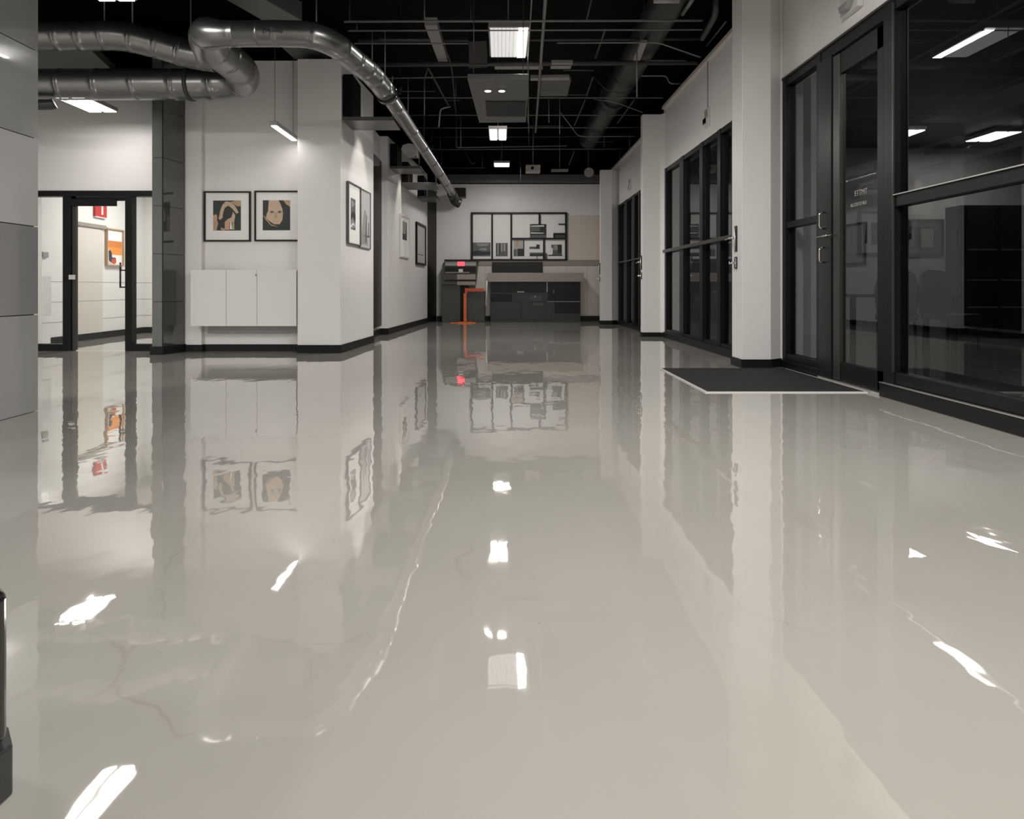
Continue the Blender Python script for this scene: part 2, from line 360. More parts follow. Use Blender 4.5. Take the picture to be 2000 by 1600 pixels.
# ---------------------------------------------------------------- shop windows on the right
def window(name, X, posts, rails, panes, y0, y1, dp=0.1):
    r = sroot(name, (X, (y0+y1)/2, 0))
    for a, b, z0, z1 in posts: bx(X-0.012, X+dp, a, b, z0, z1).build('mullion', 'frame', r, bevel=0.003)
    for a, b, z0, z1 in rails: bx(X-0.004, X+dp-0.01, a, b, z0, z1).build('rail', 'frame', r, bevel=0.003)
    for a, b, z0, z1 in panes: bx(X+0.040, X+0.046, a, b, z0, z1).build('pane', 'glass', r)
    return r
X = W1
r1 = window('window_1', X,
    [(7.14, 7.22, 0, 3.03), (6.36, 6.44, 0, 3.03), (5.17, 5.31, 0, 3.03), (1.6, 1.75, 0, 3.03)],
    [(6.44, 7.14, 2.95, 3.03), (6.44, 7.14, 0.08, 0.15), (6.44, 7.14, 1.46, 1.525),
     (5.31, 6.36, 2.93, 3.03), (1.75, 5.17, 2.95, 3.03), (1.75, 5.17, 0.11, 0.20), (1.75, 5.17, 1.455, 1.545)],
    [(6.44, 7.14, 0.15, 1.46), (6.44, 7.14, 1.525, 2.95), (1.75, 5.17, 0.2, 1.455), (1.75, 5.17, 1.545, 2.95)], 1.6, 7.22)
bx(X-0.045, X+0.1, 1.6, 5.31, 0, 0.105).build('sill', 'frame', r1, bevel=0.004)
bx(X-0.049, X-0.02, 1.6, 5.31, 0.105, 0.112).build('sill_edge', 'alu', r1)
bx(X-0.02, X-0.010, 1.75, 5.17, 1.54, 1.548).build('rail_edge', 'alu', r1)
bx(X-0.02, X-0.008, 5.165, 5.178, 0.2, 3.0).build('mullion_edge', 'framelight', r1)
bx(X-0.03, X+0.1, 6.36, 7.22, 0, 0.08).build('sill', 'frame', r1, bevel=0.004)
bx(X-0.02, X+0.01, 1.6, 7.22, 3.03, 3.05).build('head_trim', 'framelight', r1)
# glazed door within window 1
dr = sroot('door_3', (X, 5.8, 0))
bx(X-0.03, X+0.06, 6.12, 6.36, 0, 2.93).build('door_frame', 'desk2', dr, bevel=0.004)
bx(X-0.02, X+0.04, 5.99, 6.10, 0.03, 2.90).build('stile', 'framelight', dr, bevel=0.004)
bx(X-0.01, X+0.04, 5.31, 5.40, 0.03, 2.90).build('stile', 'frame', dr, bevel=0.004)
bx(X-0.01, X+0.04, 5.31, 6.05, 0.03, 0.19).build('bottom_rail', 'frame', dr, bevel=0.003)
bx(X-0.01, X+0.04, 5.31, 6.05, 2.72, 2.90).build('top_rail', 'frame', dr, bevel=0.003)
bx(X+0.012, X+0.018, 5.40, 5.99, 0.19, 2.72).build('pane', 'glass', dr)
bx(X-0.04, X+0.06, 5.31, 6.36, 0, 0.02).build('threshold', 'alu', dr)
for (z0, z1) in ((1.38, 1.53), (1.07, 1.21)):
    MB().tube(rounded([(X-0.03, 6.24, z0), (X-0.075, 6.24, z0+0.01), (X-0.075, 6.24, z1-0.01), (X-0.03, 6.24, z1)], 0.02), 0.008, 8).build('handle', 'chrome', dr)
MB().tube([(X-0.06, 6.32, 1.31), (X-0.06, 6.05, 1.31)], 0.008, 8).build('latch_bar', 'chrome', dr)
def text(name, s, loc, rot, size, mat, parent=None, ext=0.001):
    c = bpy.data.curves.new(name, 'FONT'); c.body = s; c.size = size; c.extrude = ext; c.align_x = 'CENTER'
    tmp = bpy.data.objects.new(name, c); COL.objects.link(tmp)
    dg = bpy.context.evaluated_depsgraph_get(); me = bpy.data.meshes.new_from_object(tmp.evaluated_get(dg))
    bpy.data.objects.remove(tmp); me.materials.clear(); me.materials.append(M[mat])
    o = bpy.data.objects.new(name, me); COL.objects.link(o)
    o.location = Vector(loc)-parent_loc(parent); o.rotation_euler = rot
    if parent is not None: o.parent = parent
    return o
RR = (math.pi/2, 0, -math.pi/2)
text('door_lettering', 'ETTMT', (X+0.008, 5.68, 1.615), RR, 0.065, 'lgrey', dr)
text('door_lettering', 'ALCOSTETALS', (X+0.008, 5.72, 1.53), RR, 0.04, 'lgrey', dr)

r2 = window('window_2', W2,
    [(11.36, 11.46, 0, 2.83), (10.28, 10.50, 0, 2.83), (9.30, 9.44, 0, 2.83), (8.54, 8.66, 0, 2.83), (8.06, 8.12, 0, 2.83)],
    [(8.06, 11.46, 2.76, 2.83), (8.06, 11.46, 0.09, 0.14)],
    [(10.50, 11.36, 0.14, 2.76), (9.44, 10.28, 0.14, 2.76), (8.66, 9.30, 0.14, 2.76), (8.12, 8.54, 0.14, 2.76)], 8.06, 11.46)
bx(W2-0.035, W2+0.1, 8.0, 11.46, 0, 0.095).build('sill', 'skirt', r2, bevel=0.004)
bx(W2-0.05, W2-0.012, 8.0, 11.44, 1.415, 1.465).build('push_rail', 'framelight', r2, bevel=0.004)
r3 = window('window_3', W3,
    [(15.3, 15.42, 0, 2.69), (14.35, 14.62, 0, 2.69), (13.52, 13.76, 0, 2.69), (13.0, 13.16, 0, 2.69), (12.7, 12.78, 0, 2.69)],
    [(12.7, 15.42, 2.64, 2.69), (12.7, 15.42, 0.05, 0.09)],
    [(14.62, 15.3, 0.09, 2.64), (13.76, 14.35, 0.09, 2.64), (13.16, 13.52, 0.09, 2.64), (12.78, 13.0, 0.09, 2.64)], 12.7, 15.42)
bx(W3-0.03, W3+0.1, 12.66, 15.42, 0, 0.06).build('sill', 'skirt', r3, bevel=0.004)
bx(W3-0.05, W3-0.012, 12.7, 15.3, 1.37, 1.40).build('push_rail', 'framelight', r3, bevel=0.004)

# chrome lever locks beside the windows, mounted on the columns
def lever_lock(label, x, y, z0, z1):
    t = thing('door_lever', label, 'door handle', (x, y, z0))
    h = z1-z0
    bx(x-0.012, x, y-0.03, y+0.035, z0, z0+h*0.28).build('lock_plate', 'gloss', t, bevel=0.003)
    bx(x-0.018, x-0.011, y-0.024, y+0.028, z0+0.012, z0+h*0.28-0.012).build('lock_cover', 'chrome', t, bevel=0.003)
    bx(x-0.012, x, y-0.03, y+0.035, z0+h*0.40, z1).build('back_plate', 'gloss', t, bevel=0.003)
    MB().tube([(x-0.012, y, z0+h*0.72), (x-0.06, y, z0+h*0.72), (x-0.062, y+0.02, z0+h*0.72), (x-0.062, y+0.15, z0+h*0.70)], 0.013, 8).build('lever', 'chrome', t)
    MB().tube([(x-0.01, y+0.02, z0+h*0.14), (x-0.07, y+0.03, z0+h*0.14)], 0.014, 8).build('thumb_turn', 'chrome', t)
    MB().tube([(x-0.02, y-0.012, z0+h*0.42), (x-0.02, y-0.012, z1-0.03)], 0.008, 8).build('grip', 'alu', t)
lever_lock('chrome lever and black lock on the nearest white column', 2.51, 7.30, 1.04, 1.50)
lever_lock('small chrome lever on the second white column', 2.385, 11.63, 0.98, 1.38)
lever_lock('black and chrome lever on the farthest white column by the desk wall', 2.215, 15.37, 0.96, 1.38)

# ---------------------------------------------------------------- glass entrance in the door wall (left)
Y = 9.04
r4 = sroot('window_4', (-5.3, Y, 0))
def fr(x0, x1, z0, z1, nm, par, m='frame', y0=Y-0.02, y1=Y+0.1, bev=0.003): bx(x0, x1, y0, y1, z0, z1).build(nm, m, par, bevel=bev)
xl, a1, a2, b1, b2, xr = -6.2, XX(124, Y), XX(140, Y), XX(246, Y), XX(259, Y), -4.37
fr(xl, xr, 2.045, 2.12, 'header', r4)
fr(a1, a2, 0, 2.045, 'mullion', r4); fr(b1, b2, 0, 2.045, 'mullion', r4)
fr(xl, a1, 0.0, 0.09, 'rail', r4); fr(b2, xr, 0.0, 0.09, 'rail', r4)
bx(xl, a1, Y+0.04, Y+0.046, 0.09, 2.045).build('pane', 'clear', r4)
bx(b2, xr, Y+0.04, Y+0.046, 0.09, 2.045).build('pane', 'clear', r4)
d4 = sroot('door_4', (-5.3, Y, 0))
fr(a2+0.005, XX(148, Y), 0.01, 2.04, 'stile', d4, 'framelight', Y, Y+0.05)
fr(XX(244, Y), b1-0.003, 0.01, 2.04, 'stile', d4, 'frame', Y, Y+0.05)
fr(a2+0.005, b1-0.003, 1.99, 2.04, 'top_rail', d4, 'frame', Y, Y+0.05)
fr(a2+0.01, XX(229, Y), 1.915, 2.01, 'door_closer', d4, 'frame', Y-0.03, Y)
bx(XX(148, Y), XX(244, Y), Y+0.022, Y+0.028, 0.01, 1.99).build('pane', 'clear', d4)
MB().tube(rounded([(XX(247, Y), Y, 1.07), (XX(234, Y), Y-0.07, 1.07), (XX(234, Y), Y-0.07, 1.18)], 0.01)[0:2]+[(XX(234, Y), Y-0.07, 1.20)], 0.010, 8)
hm = MB(); xh = XX(235, 8.97); z_a, z_b = ZZ(561, 8.97), ZZ(513, 8.97)
hm.tube([(xh, 8.97, z_a-0.01), (xh, 8.97, z_b)], 0.012, 8)
hm.tube([(xh, 8.97, z_a), (XX(245.5, Y), Y, z_a)], 0.009, 8); hm.tube([(xh, 8.97, z_b-0.10), (XX(245.5, Y), Y, z_b-0.10)], 0.009, 8)
hm.build('pull_handle', 'gloss', d4)
bx(XX(135, Y-0.02), XX(147, Y-0.02), Y-0.03, Y-0.018, ZZ(546, Y), ZZ(537, Y)).build('latch', 'plastic', d4)
# room beyond the glass entrance
struct(bx(-6.8, -6.6, 9.2, 12.6, 0, 2.8).build('wall_side_room', 'bright'))
struct(bx(-6.8, -3.1, 12.6, 12.8, 0, 2.8).build('wall_side_room', 'bright'))
struct(bx(-6.8, -3.1, 9.2, 12.8, 2.8, 2.9).build('ceiling_side_room', 'bright'))
struct(bx(-3.3, -3.1, 9.25, 12.6, 0, 2.8).build('wall_side_room', 'bright'))
struct(bx(-6.6, -6.588, 9.2, 9.72, 0, 0.0).build('baseboard_none', 'skirt')) if False else None
baseboard('baseboard_side_room', [(-6.6, 10.0), (-6.6, 12.6), (-3.3, 12.6)][::1], 0.105)
# seams in the side room walls
mb = MB()
for z in (0.32, 0.62, 0.92): mb.box(-6.6, -6.597, 9.25, 12.6, z, z+0.006); mb.box(-6.6, -3.3, 12.597, 12.6, z, z+0.006)
struct(mb.build('trim_5', 'ink3'))
# closed white door in the side room
d5 = sroot('door_5', (-6.6, 10.9, 0))
bx(-6.6, -6.58, 10.55, 11.26, 0.105, 1.80).build('door_leaf', 'cream', d5, bevel=0.003)
bx(-6.6, -6.55, 10.5, 11.32, 1.80, 1.86).build('head_frame', 'taupe', d5, bevel=0.003)
bx(-6.58, -6.578, 10.55, 11.26, 0.62, 0.626).build('seam', 'ink3', d5)
bx(-6.58, -6.578, 10.55, 11.26, 0.92, 0.926).build('seam', 'ink3', d5)
t = thing('wall_box', 'small white wall cabinet seen through the left sidelight of the glass entrance', 'wall cabinet', (-6.6, 9.9, 0.5))
bx(-6.6, -6.35, 9.22, 9.62, 0.45, 1.0).build('body', 'bright', t, bevel=0.003)
bx(-6.6, -6.42, 9.25, 9.45, 0.2, 0.45).build('support', 'cream', t, bevel=0.003)
bx(-6.40, -6.34, 9.214, 9.22, 0.97, 0.985).build('ledge', 'plastic', t)
tag(bx(-6.6, -6.57, 9.78, 9.9, 1.27, 1.35).build('wall_switch', 'lgrey', None, bevel=0.004), 'small grey switch plate on the white wall behind the left sidelight', 'switch')
t = thing('exit_sign', 'red sign with a white stroke on the wall behind the glass door', 'sign', (-6.6, 11.2, 1.96))
bx(-6.6, -6.56, 11.02, 11.34, 1.99, 2.2).build('sign_body', 'red', t, bevel=0.003)
bx(-6.56, -6.557, 11.18, 11.23, 2.03, 2.2).build('sign_stroke', 'plastic', t)
bx(-6.6, -6.556, 11.02, 11.34, 1.975, 1.99).build('sign_edge', 'plastic', t)

# entrance mat
t = thing('entrance_mat', 'black ribbed entrance mat with a pale metal edge before the glass door', 'mat', (2.28, 6.25, 0))
mb = MB(); x0, x1, y0, y1 = 1.63, 2.93, 5.46, 7.04
mb.box(x0+0.02, x1-0.02, y0+0.02, y1-0.02, 0, 0.010)
k = 0
yy = y0+0.03
while yy < y1-0.03: mb.box(x0+0.03, x1-0.03, yy, yy+0.010, 0.010, 0.013); yy += 0.022
mb.build('rubber_field', 'mat', t)
mb = MB(); mb.box(x0, x0+0.02, y0, y1, 0, 0.008); mb.box(x1-0.02, x1, y0, y1, 0, 0.008); mb.box(x0+0.02, x1-0.02, y0, y0+0.02, 0, 0.008); mb.box(x0+0.02, x1-0.02, y1-0.02, y1, 0, 0.008)
mb.build('edge_strip', 'plastic', t)

# ================================================================ PICTURES
def picture(label, o, u, wdt, hgt, fw=0.018, mount='paper', art=None, fm='frame', depth=0.025, group=None, name='framed_picture', border=None, ground='green'):
    """o = lower left corner on the wall, u = horizontal direction seen from the front"""
    o = Vector(o); u = Vector(u).normalized(); n = Vector((u.y, -u.x, 0))
    t = thing(name, label, 'picture', o+u*(wdt/2), group)
    o = o+n*0.004
    mb = MB()
    for q in ((0, wdt, 0, fw), (0, wdt, hgt-fw, hgt), (0, fw, fw, hgt-fw), (wdt-fw, wdt, fw, hgt-fw)): mb.slab(o, u, UP, n, q[0], q[1], q[2], q[3], depth)
    mb.build('frame', fm, t)
    MB().slab(o, u, UP, n, fw, wdt-fw, fw, hgt-fw, depth*0.4).build('mount', mount, t)
    if art:
        au, av, aw, ah, shapes = art
        mb = MB(); mb.slab(o, u, UP, n, au, au+aw, av, av+ah, depth*0.4+0.001, ground, depth*0.4)
        for i, (m_, poly) in enumerate(shapes):
            mb.hull([(au+p[0]*aw, av+p[1]*ah) for p in poly], o, u, UP, n, depth*0.4+0.0016+0.0003*i, m_, depth*0.4+0.001)
        mb.build('print', None, t)
    return t
def ell(cx, cy, rx, ry, n=14, a=0): return [(cx+rx*math.cos(2*math.pi*i/n+a), cy+ry*math.sin(2*math.pi*i/n+a)) for i in range(n)]
art1 = [('tan', [(0, 0), (.12, 0), (.18, .25), (.1, .45), (0, .4)]), ('peach', [(0, .5), (.12, .55), (.15, .42), (.1, .3), (0, .33)]),
    ('flesh', [(.2, .38), (.25, .65), (.33, .85), (.45, .97), (.62, .95), (.78, .84), (.92, .60), (.84, .56), (.7, .72), (.55, .83), (.42, .76), (.36, .6), (.34, .42), (.26, .36)]),
    ('tan', [(.62, .95), (.82, 1), (1, 1), (1, .82), (.88, .8), (.75, .88)]),
    ('ink', ell(.55, .62, .16, .14)), ('green', [(.4, .5), (.52, .42), (.6, .3), (.44, .3)]),
    ('flesh', [(.5, .36), (.66, .44), (.72, .62), (.80, .5), (.76, .3), (.66, .28), (.52, .3)]),
    ('peach', [(.42, .03), (.42, .28), (.5, .36), (.6, .3), (.58, .02)]), ('paper', [(.6, .04), (.62, .3), (.66, .3), (.68, .04)]),
    ('tan', [(.68, .03), (.70, .3), (.76, .3), (.77, .03)]), ('tan', [(.28, .02), (.28, .1), (.42, .06), (.42, 0)])]
art2 = [('flesh', [(.22, 1), (.2, .75), (.14, .55), (.12, .42), (.25, .3), (.42, .2), (.62, .2), (.72, .35), (.74, .6), (.68, .85), (.58, 1)]),
    ('ink', [(0, 1), (.22, 1), (.18, .8), (.2, .66), (.12, .5), (0, .55)]), ('ink', [(.58, 1), (.66, .85), (.72, .7), (.75, .45), (.7, .25), (.95, .1), (1, .3), (.9, .8), (.82, 1)]),
    ('tan', [(.75, 1), (1, 1), (1, .78), (.86, .86)]), ('ink2', ell(.34, .61, .07, .04)), ('ink2', ell(.62, .61, .07, .04)),
    ('tan', [(.44, .6), (.42, .42), (.48, .38), (.54, .42), (.52, .6)]), ('peach', [(.4, .32), (.6, .32), (.56, .26), (.44, .26)]),
    ('green', [(0, .45), (.12, .4), (.28, .24), (.5, .1), (.7, .15), (.8, 0), (0, 0)]), ('tan', [(.02, .5), (.1, .44), (.3, .2), (.6, .1), (.3, .16), (.1, .36)]),
    ('green', [(.84, .35), (.98, .3), (.98, .1), (.82, .15)])]
Ya = 9.0
def zr(py, D=9.0): return ZZ(py, D)
xa0, xa1 = XX(398.5, Ya-.02), XX(489.5, Ya-.02)
picture('black framed print of an arched pale figure, left one above the white cabinets', (xa0, Ya, zr(472)), (1, 0, 0), xa1-xa0, zr(374)-zr(472), 0.02,
        art=(0.118, 0.145, 0.365, 0.395, art1))
xb0 = XX(497, Ya-.02)
picture('black framed print of a pale face with dark hair, partly behind the white corner', (xb0, Ya, zr(471.5)), (1, 0, 0), xa1-xa0, zr(373)-zr(471.5), 0.02,
        art=(0.108, 0.145, 0.36, 0.395, art2))
# side of the white block: two sheets
ub = Vector((-1.955+2.06, 10.4-8.72, 0)).normalized(); ob = Vector((-2.06, 8.72, 0))
def along(o, u, px):
    k = (px-VX)/F; return (k*o.y-o.x)/(u.x-k*u.y)
s0, s1, s2 = along(ob, ub, 676), along(ob, ub, 700.5), along(ob, ub, 721.5)
picture('white mounted black and grey car print, nearer one on the corner wall', ob+ub*s0+UP*1.42, ub, s1-s0, 0.82, 0.012, fm='ink2', depth=0.035,
    art=(0.15, 0.20, 0.23, 0.42, [('ink3', [(0, .2), (.3, .35), (1, .2), (1, .1), (0, 0)]), ('ink', [(0, .45), (.5, .6), (1, .5), (1, .3), (.4, .42), (0, .3)]), ('ink3', [(.1, .95), (.9, .85), (.5, .75), (.1, .7)]), ('paper', [(0, .12), (.5, .22), (1, .12), (.5, .17), (0, .05)])]), ground='ink2')
picture('grey misty sketch, farther one of the pair on the corner wall', ob+ub*(s1+0.003)+UP*1.40, ub, s2-s1-0.003, 0.84, 0.010, fm='ink2', mount='paper2', depth=0.02,
    art=(0.05, 0.06, s2-s1-0.10, 0.55, [('ink3', [(0, 0), (.4, .9), (.6, .9), (.8, 0)]), ('ink2', [(.5, .05), (.62, .8), (.7, .78), (.66, .05)]), ('ink2', [(.4, .25), (1, .25), (1, .21), (.4, .21)]), ('ink', [(.85, .2), (.88, .6), (.93, .6), (.92, .2)])]), ground='paper2')
uf = Vector((-1.765+2.02, 16.2-12.1, 0)).normalized(); of = Vector((-2.02, 12.1, 0))
s0, s1 = along(of, uf, 780), along(of, uf, 797)
picture('white framed photo of a chair seat, nearer one on the far left wall', of+uf*s0+UP*1.42, uf, s1-s0, 0.83, 0.03, fm='bright', depth=0.035,
    art=(0.2, 0.35, s1-s0-0.42, 0.36, [('ink', [(0, 0), (1, 0), (1, .35), (0, .35)]), ('ink3', [(0, .4), (.7, .4), (.7, 1), (0, 1)]), ('ink', [(.7, .35), (1, .35), (1, 1), (.85, 1)])]), ground='paper2')
s0, s1 = along(of, uf, 811), along(of, uf, 829)
picture('open black frame around a pale sheet, by the far black door', of+uf*s0+UP*1.33, uf, s1-s0, 0.92, 0.05, fm='frame', depth=0.04,
    art=(0.06, 0.06, s1-s0-0.12, 0.8, [('paper2', [(.1, .1), (.9, .1), (.9, 1), (.1, 1)]), ('ink', [(0, .2), (.8, .2), (.8, .22), (0, .22)])]), ground='paper2')
# orange picture in the side room
uo = Vector((0, 1, 0)); oo = Vector((-6.6, 0, 0))
ya, yb = 6.6*F/(VX-204), 6.6*F/(VX-237)
picture('pale wood framed abstract with orange bands and a navy shape, behind the glass door', (-6.6, ya, 1.20), uo, yb-ya, 0.63, 0.02, fm='wood', mount='plastic', depth=0.05,
    art=(0.03, 0.03, yb-ya-0.06, 0.57, [('orange2', [(0, .5), (1, .5), (1, .69), (0, .69)]), ('orange', [(0, .28), (1, .28), (1, .5), (0, .5)]), ('cream', [(0, 0), (.3, 0), (.3, .3), (.1, .45), (0, .45)]),
         ('navy', [(.12, .1), (.1, .38), (.2, .42), (.3, .35), (.34, .2), (.56, .2), (.6, .14), (.34, .13), (.3, .04)]), ('orangemetal', ell(.45, .09, .17, .085))]), ground='paper')

# ---------------------------------------------------------------- white wall cabinets in the alcove
cx = [XX(371.5, 8.72), XX(441.5, 8.72), XX(501.5, 8.72), -2.625]
labs = ['white wall hung cabinet, left one beside the dark glass column', 'white wall hung cabinet, middle and narrowest of the three', 'white wall hung cabinet, right one against the white corner']
for i in range(3):
    x0, x1 = cx[i]+0.002, cx[i+1]-0.002
    t = thing('wall_cabinet', labs[i], 'cabinet', ((x0+x1)/2, 8.86, 0.34))
    bx(x0, x1, 8.745, 8.925 if i == 0 else 9.0, 0.345, 1.065).build('body', 'bright', t)
    bx(x0, x1, 8.722, 8.743, 0.345, 1.065).build('door', 'bright', t, bevel=0.002)
    if i == 1: bx(x1-0.012, x1-0.004, 8.716, 8.722, 0.985, 1.01).build('lock', 'ink', t)
tag(bx(-3.85, -2.63, 8.93, 8.985, 0.24, 0.343).build('cabinet_shadow_strip', 'lgrey', None, bevel=0.002), 'grey strip standing in for the shadow beneath the white wall cabinets', 'rail')  # grey strip built in place of the shadow under the cabinets

# ================================================================ RECEPTION AT THE FAR WALL
D = 16.3; g = 629.4
def q(px): return XX(px, D)
def zq(py, DD=16.3): return ZZ(py, DD)
t = thing('reception_desk', 'charcoal reception desk with a thick taupe counter front at the far wall', 'desk', (q(1046), D+0.25, 0))
bx(q(952), q(1139.5), D-0.06, D+0.5, zq(550.5), zq(533)).build('counter', 'taupe', t, bevel=0.004)
bx(q(958), q(1134), D+0.02, D+0.45, 0, zq(550.6)).build('body', 'desk', t, bevel=0.003)
bx(q(959), q(1067), D, D+0.02, zq(571), zq(551)).build('drawer', 'desk2', t, bevel=0.002)
bx(q(1070), q(1133), D, D+0.02, zq(588), zq(551)).build('drawer', 'desk2', t, bevel=0.002)
bx(q(959), q(1000), D+0.005, D+0.02, zq(589), zq(574)).build('open_shelf', 'skirt', t)
bx(q(1003), q(1024), D+0.003, D+0.02, zq(588), zq(574)).build('drawer', 'desk', t, bevel=0.002)
bx(q(959), q(1018), D+0.005, D+0.02, zq(624), zq(591)).build('door', 'desk', t, bevel=0.002)
bx(q(1019), q(1078), D+0.005, D+0.02, zq(624), zq(599)).build('door', 'desk', t, bevel=0.002)
bx(q(1083), q(1133), D+0.003, D+0.02, zq(612), zq(590.5)).build('door', 'desk2', t, bevel=0.002)
bx(q(1010), q(1024), D-0.015, D, zq(571.3), zq(569)).build('handle', 'lgrey', t)
bx(q(1067.5), q(1069.5), D-0.01, D+0.005, zq(570.5), zq(551)).build('handle', 'lgrey', t)
bx(q(1081), q(1082), D-0.01, D+0.005, zq(573), zq(567)).build('handle', 'lgrey', t)
bx(q(1069), q(1133), D-0.01, D+0.01, zq(589.6), zq(588.6)).build('edge_strip', 'lgrey', t)
bx(q(1035), q(1060), D-0.02, D+0.02, zq(589), zq(575.5)).build('card_reader', 'gloss', t, bevel=0.004)
bx(q(1043), q(1047), D-0.023, D-0.02, zq(580.5), zq(578.5)).build('indicator', 'lgrey', t)
bx(q(1041), q(1061), D-0.003, D+0.02, zq(598), zq(590.5)).build('label_plate', 'charcoal', t)
t = thing('desk_screen', 'wide low black screen standing on the taupe counter', 'screen', (q(1011), D+0.3, zq(533)))
MB().hull([(q(960)-q(1011), 0), (q(1062)-q(1011), 0), (q(1061.3)-q(1011), zq(511)-zq(533)), (q(960.6)-q(1011), zq(511)-zq(533))], Vector((q(1011), D+0.32, zq(533))), Vector((1, 0, 0)), UP, Vector((0, -1, 0)), 0.04).build('screen_panel', 'desk2', t, bevel=0.003)
# wainscot and beige panel on the far wall
mb = MB(); Yw = 16.9
xs = [XX(p, Yw) for p in (928, 948, 963, 1010, 1106, 1146, 1172)]
for a, b in zip(xs[:-1], xs[1:]): mb.box(a+0.003, b-0.003, Yw-0.03, Yw, 0.13, ZZ(519.5, Yw))
struct(mb.build('trim_6', 'cream'))
struct(bx(XX(920, Yw), 3.0, Yw-0.045, Yw, ZZ(519, Yw), ZZ(508.5, Yw)).build('trim_7', 'taupe', bevel=0.003))
struct(bx(XX(1109, Yw), 3.0, Yw-0.02, Yw, ZZ(508, Yw), ZZ(421, Yw)).build('trim_8', 'warm'))

# big gridded picture frame above the desk
Yf = 16.9
t = thing('display_frame', 'wide black gridded frame with black and white photographs above the desk', 'picture frame', (XX(1013, Yf), Yf, ZZ(508, Yf)))
def fb(px0, px1, py0, py1, y0, y1, nm, m, par=t): return bx(XX(px0, Yf), XX(px1, Yf), y0, y1, ZZ(py1, Yf), ZZ(py0, Yf)).build(nm, m, par)
mb = MB()
for a in [(920.5, 1107, 415.5, 418), (920.5, 1107, 506.5, 509), (920.5, 923.5, 418, 506.5), (1103.5, 1107, 418, 506.5), (960, 962.7, 418, 506.5), (997, 1000, 418, 506.5), (1000, 1103.5, 465.3, 467.8),
          (1052, 1055, 418, 438), (1060.8, 1063.6, 467.8, 506.5)]:
    mb.box(XX(a[0]-0.3, Yf), XX(a[1]+0.3, Yf), Yf-0.07, Yf-0.012, ZZ(a[3]+0.3, Yf), ZZ(a[2]-0.3, Yf))
mb.build('frame', 'skirt', t)
bd = fb(921, 1106, 416, 508, Yf-0.022, Yf-0.014, 'backboard', 'paper')
def photo(px0, px1, py0, py1, g_, shapes, label=None):
    mb = MB(); o = Vector((XX(px0, Yf), Yf-0.023, ZZ(py1, Yf))); W_ = XX(px1, Yf)-XX(px0, Yf); H_ = ZZ(py0, Yf)-ZZ(py1, Yf); u = Vector((1, 0, 0)); n = Vector((0, -1, 0))
    mb.slab(o, u, UP, n, 0, W_, 0, H_, 0.006, g_)
    for i, (m_, p) in enumerate(shapes): mb.hull([(a*W_, b*H_) for a, b in p], o, u, UP, n, 0.0065+0.0006*i, m_, 0.006)
    ob_ = mb.build('photograph', None, t)
    if label: ob_['label'] = label
photo(923.8, 958, 474, 500.5, 'ink2', [('ink3', [(.15, .95), (.95, .95), (.8, .75), (.3, .72)]), ('ink', [(0, .35), (.3, .42), (.6, .3), (1, .36), (1, .1), (0, .05)]), ('ink3', [(.3, .45), (.5, .6), (.75, .6), (.8, .42)])], 'grey landscape photograph')
photo(968.6, 991.6, 475, 500.5, 'ink2', [('ink', [(0, 0), (.08, 0), (.1, 1), (.03, 1)]), ('ink3', [(.1, .1), (.25, .1), (.24, .98), (.12, .98)]), ('ink', [(.25, .1), (.35, .1), (.34, 1), (.26, 1)]), ('paper2', [(.45, .35), (.55, .35), (.54, .97), (.46, .97)]), ('paper2', [(.66, .4), (.78, .35), (.78, .95), (.67, .95)])], 'grey photograph of tall trunks')
photo(1003, 1024, 468.5, 500.5, 'paper2', [('ink', [(.35, 0), (1, 0), (1, .45), (.35, .45)]), ('ink2', [(0, 0), (.3, 0), (.3, .42), (0, .42)]), ('tan', [(.2, 1), (.5, 1), (.45, .75), (.3, .5), (.26, .8)]), ('ink', [(.9, .4), (1, .4), (1, 1), (.9, 1)])], 'photograph of a dark chest and a branch')
photo(1034, 1054, 477.5, 486.5, 'paper', [('ink2', [(0, 0), (1, 0), (1, .95), (.7, 1), (.65, .5), (0, .5)]), ('ink', [(.6, .1), (.98, .1), (.95, .9), (.72, .95)])], 'photograph of a low dark shape')
photo(1034.5, 1060.8, 493.5, 500.5, 'ink', [('ink2', [(0, .6), (1, .6), (1, 1), (0, 1)])], 'narrow black strip photograph')
fb(1048, 1049.2, 500.5, 506.5, Yf-0.04, Yf-0.022, 'divider', 'skirt')
fb(1060, 1068, 495, 507, Yf-0.06, Yf-0.022, 'divider', 'charcoal')
photo(1076.5, 1097, 478, 500, 'ink2', [('paper', [(0, 0), (.14, .2), (.14, .7), (0, .7)]), ('ink3', [(.2, .5), (.6, .5), (.6, .95), (.2, .95)]), ('ink', [(.62, .2), (1, .2), (1, 1), (.62, 1)]), ('ink', [(-.3, 0), (1.05, 0), (1.05, .09), (-.3, .09)])], 'photograph of a dark doorway')
photo(1035, 1067, 438, 465, 'ink', [('paper', [(.05, .82), (.85, .82), (.85, .92), (.05, .88)]), ('ink2', [(.05, .45), (.6, .5), (.6, .8), (.05, .8)]), ('paper', [(.05, .32), (.85, .32), (.85, .37), (.05, .4)]), ('ink2', [(0, 0), (1, 0), (1, .2), (0, .2)])], 'black photograph of a shelf')
fb(1080.5, 1104, 455.5, 458.5, Yf-0.06, Yf-0.022, 'ledge', 'skirt'); fb(1080.5, 1083, 458.5, 465.5, Yf-0.06, Yf-0.022, 'ledge', 'skirt')
fb(1083, 1104, 458.5, 465.5, Yf-0.03, Yf-0.022, 'ledge_back', 'charcoal')
fb(1090.5, 1104, 437.3, 439.3, Yf-0.06, Yf-0.022, 'ledge', 'skirt')

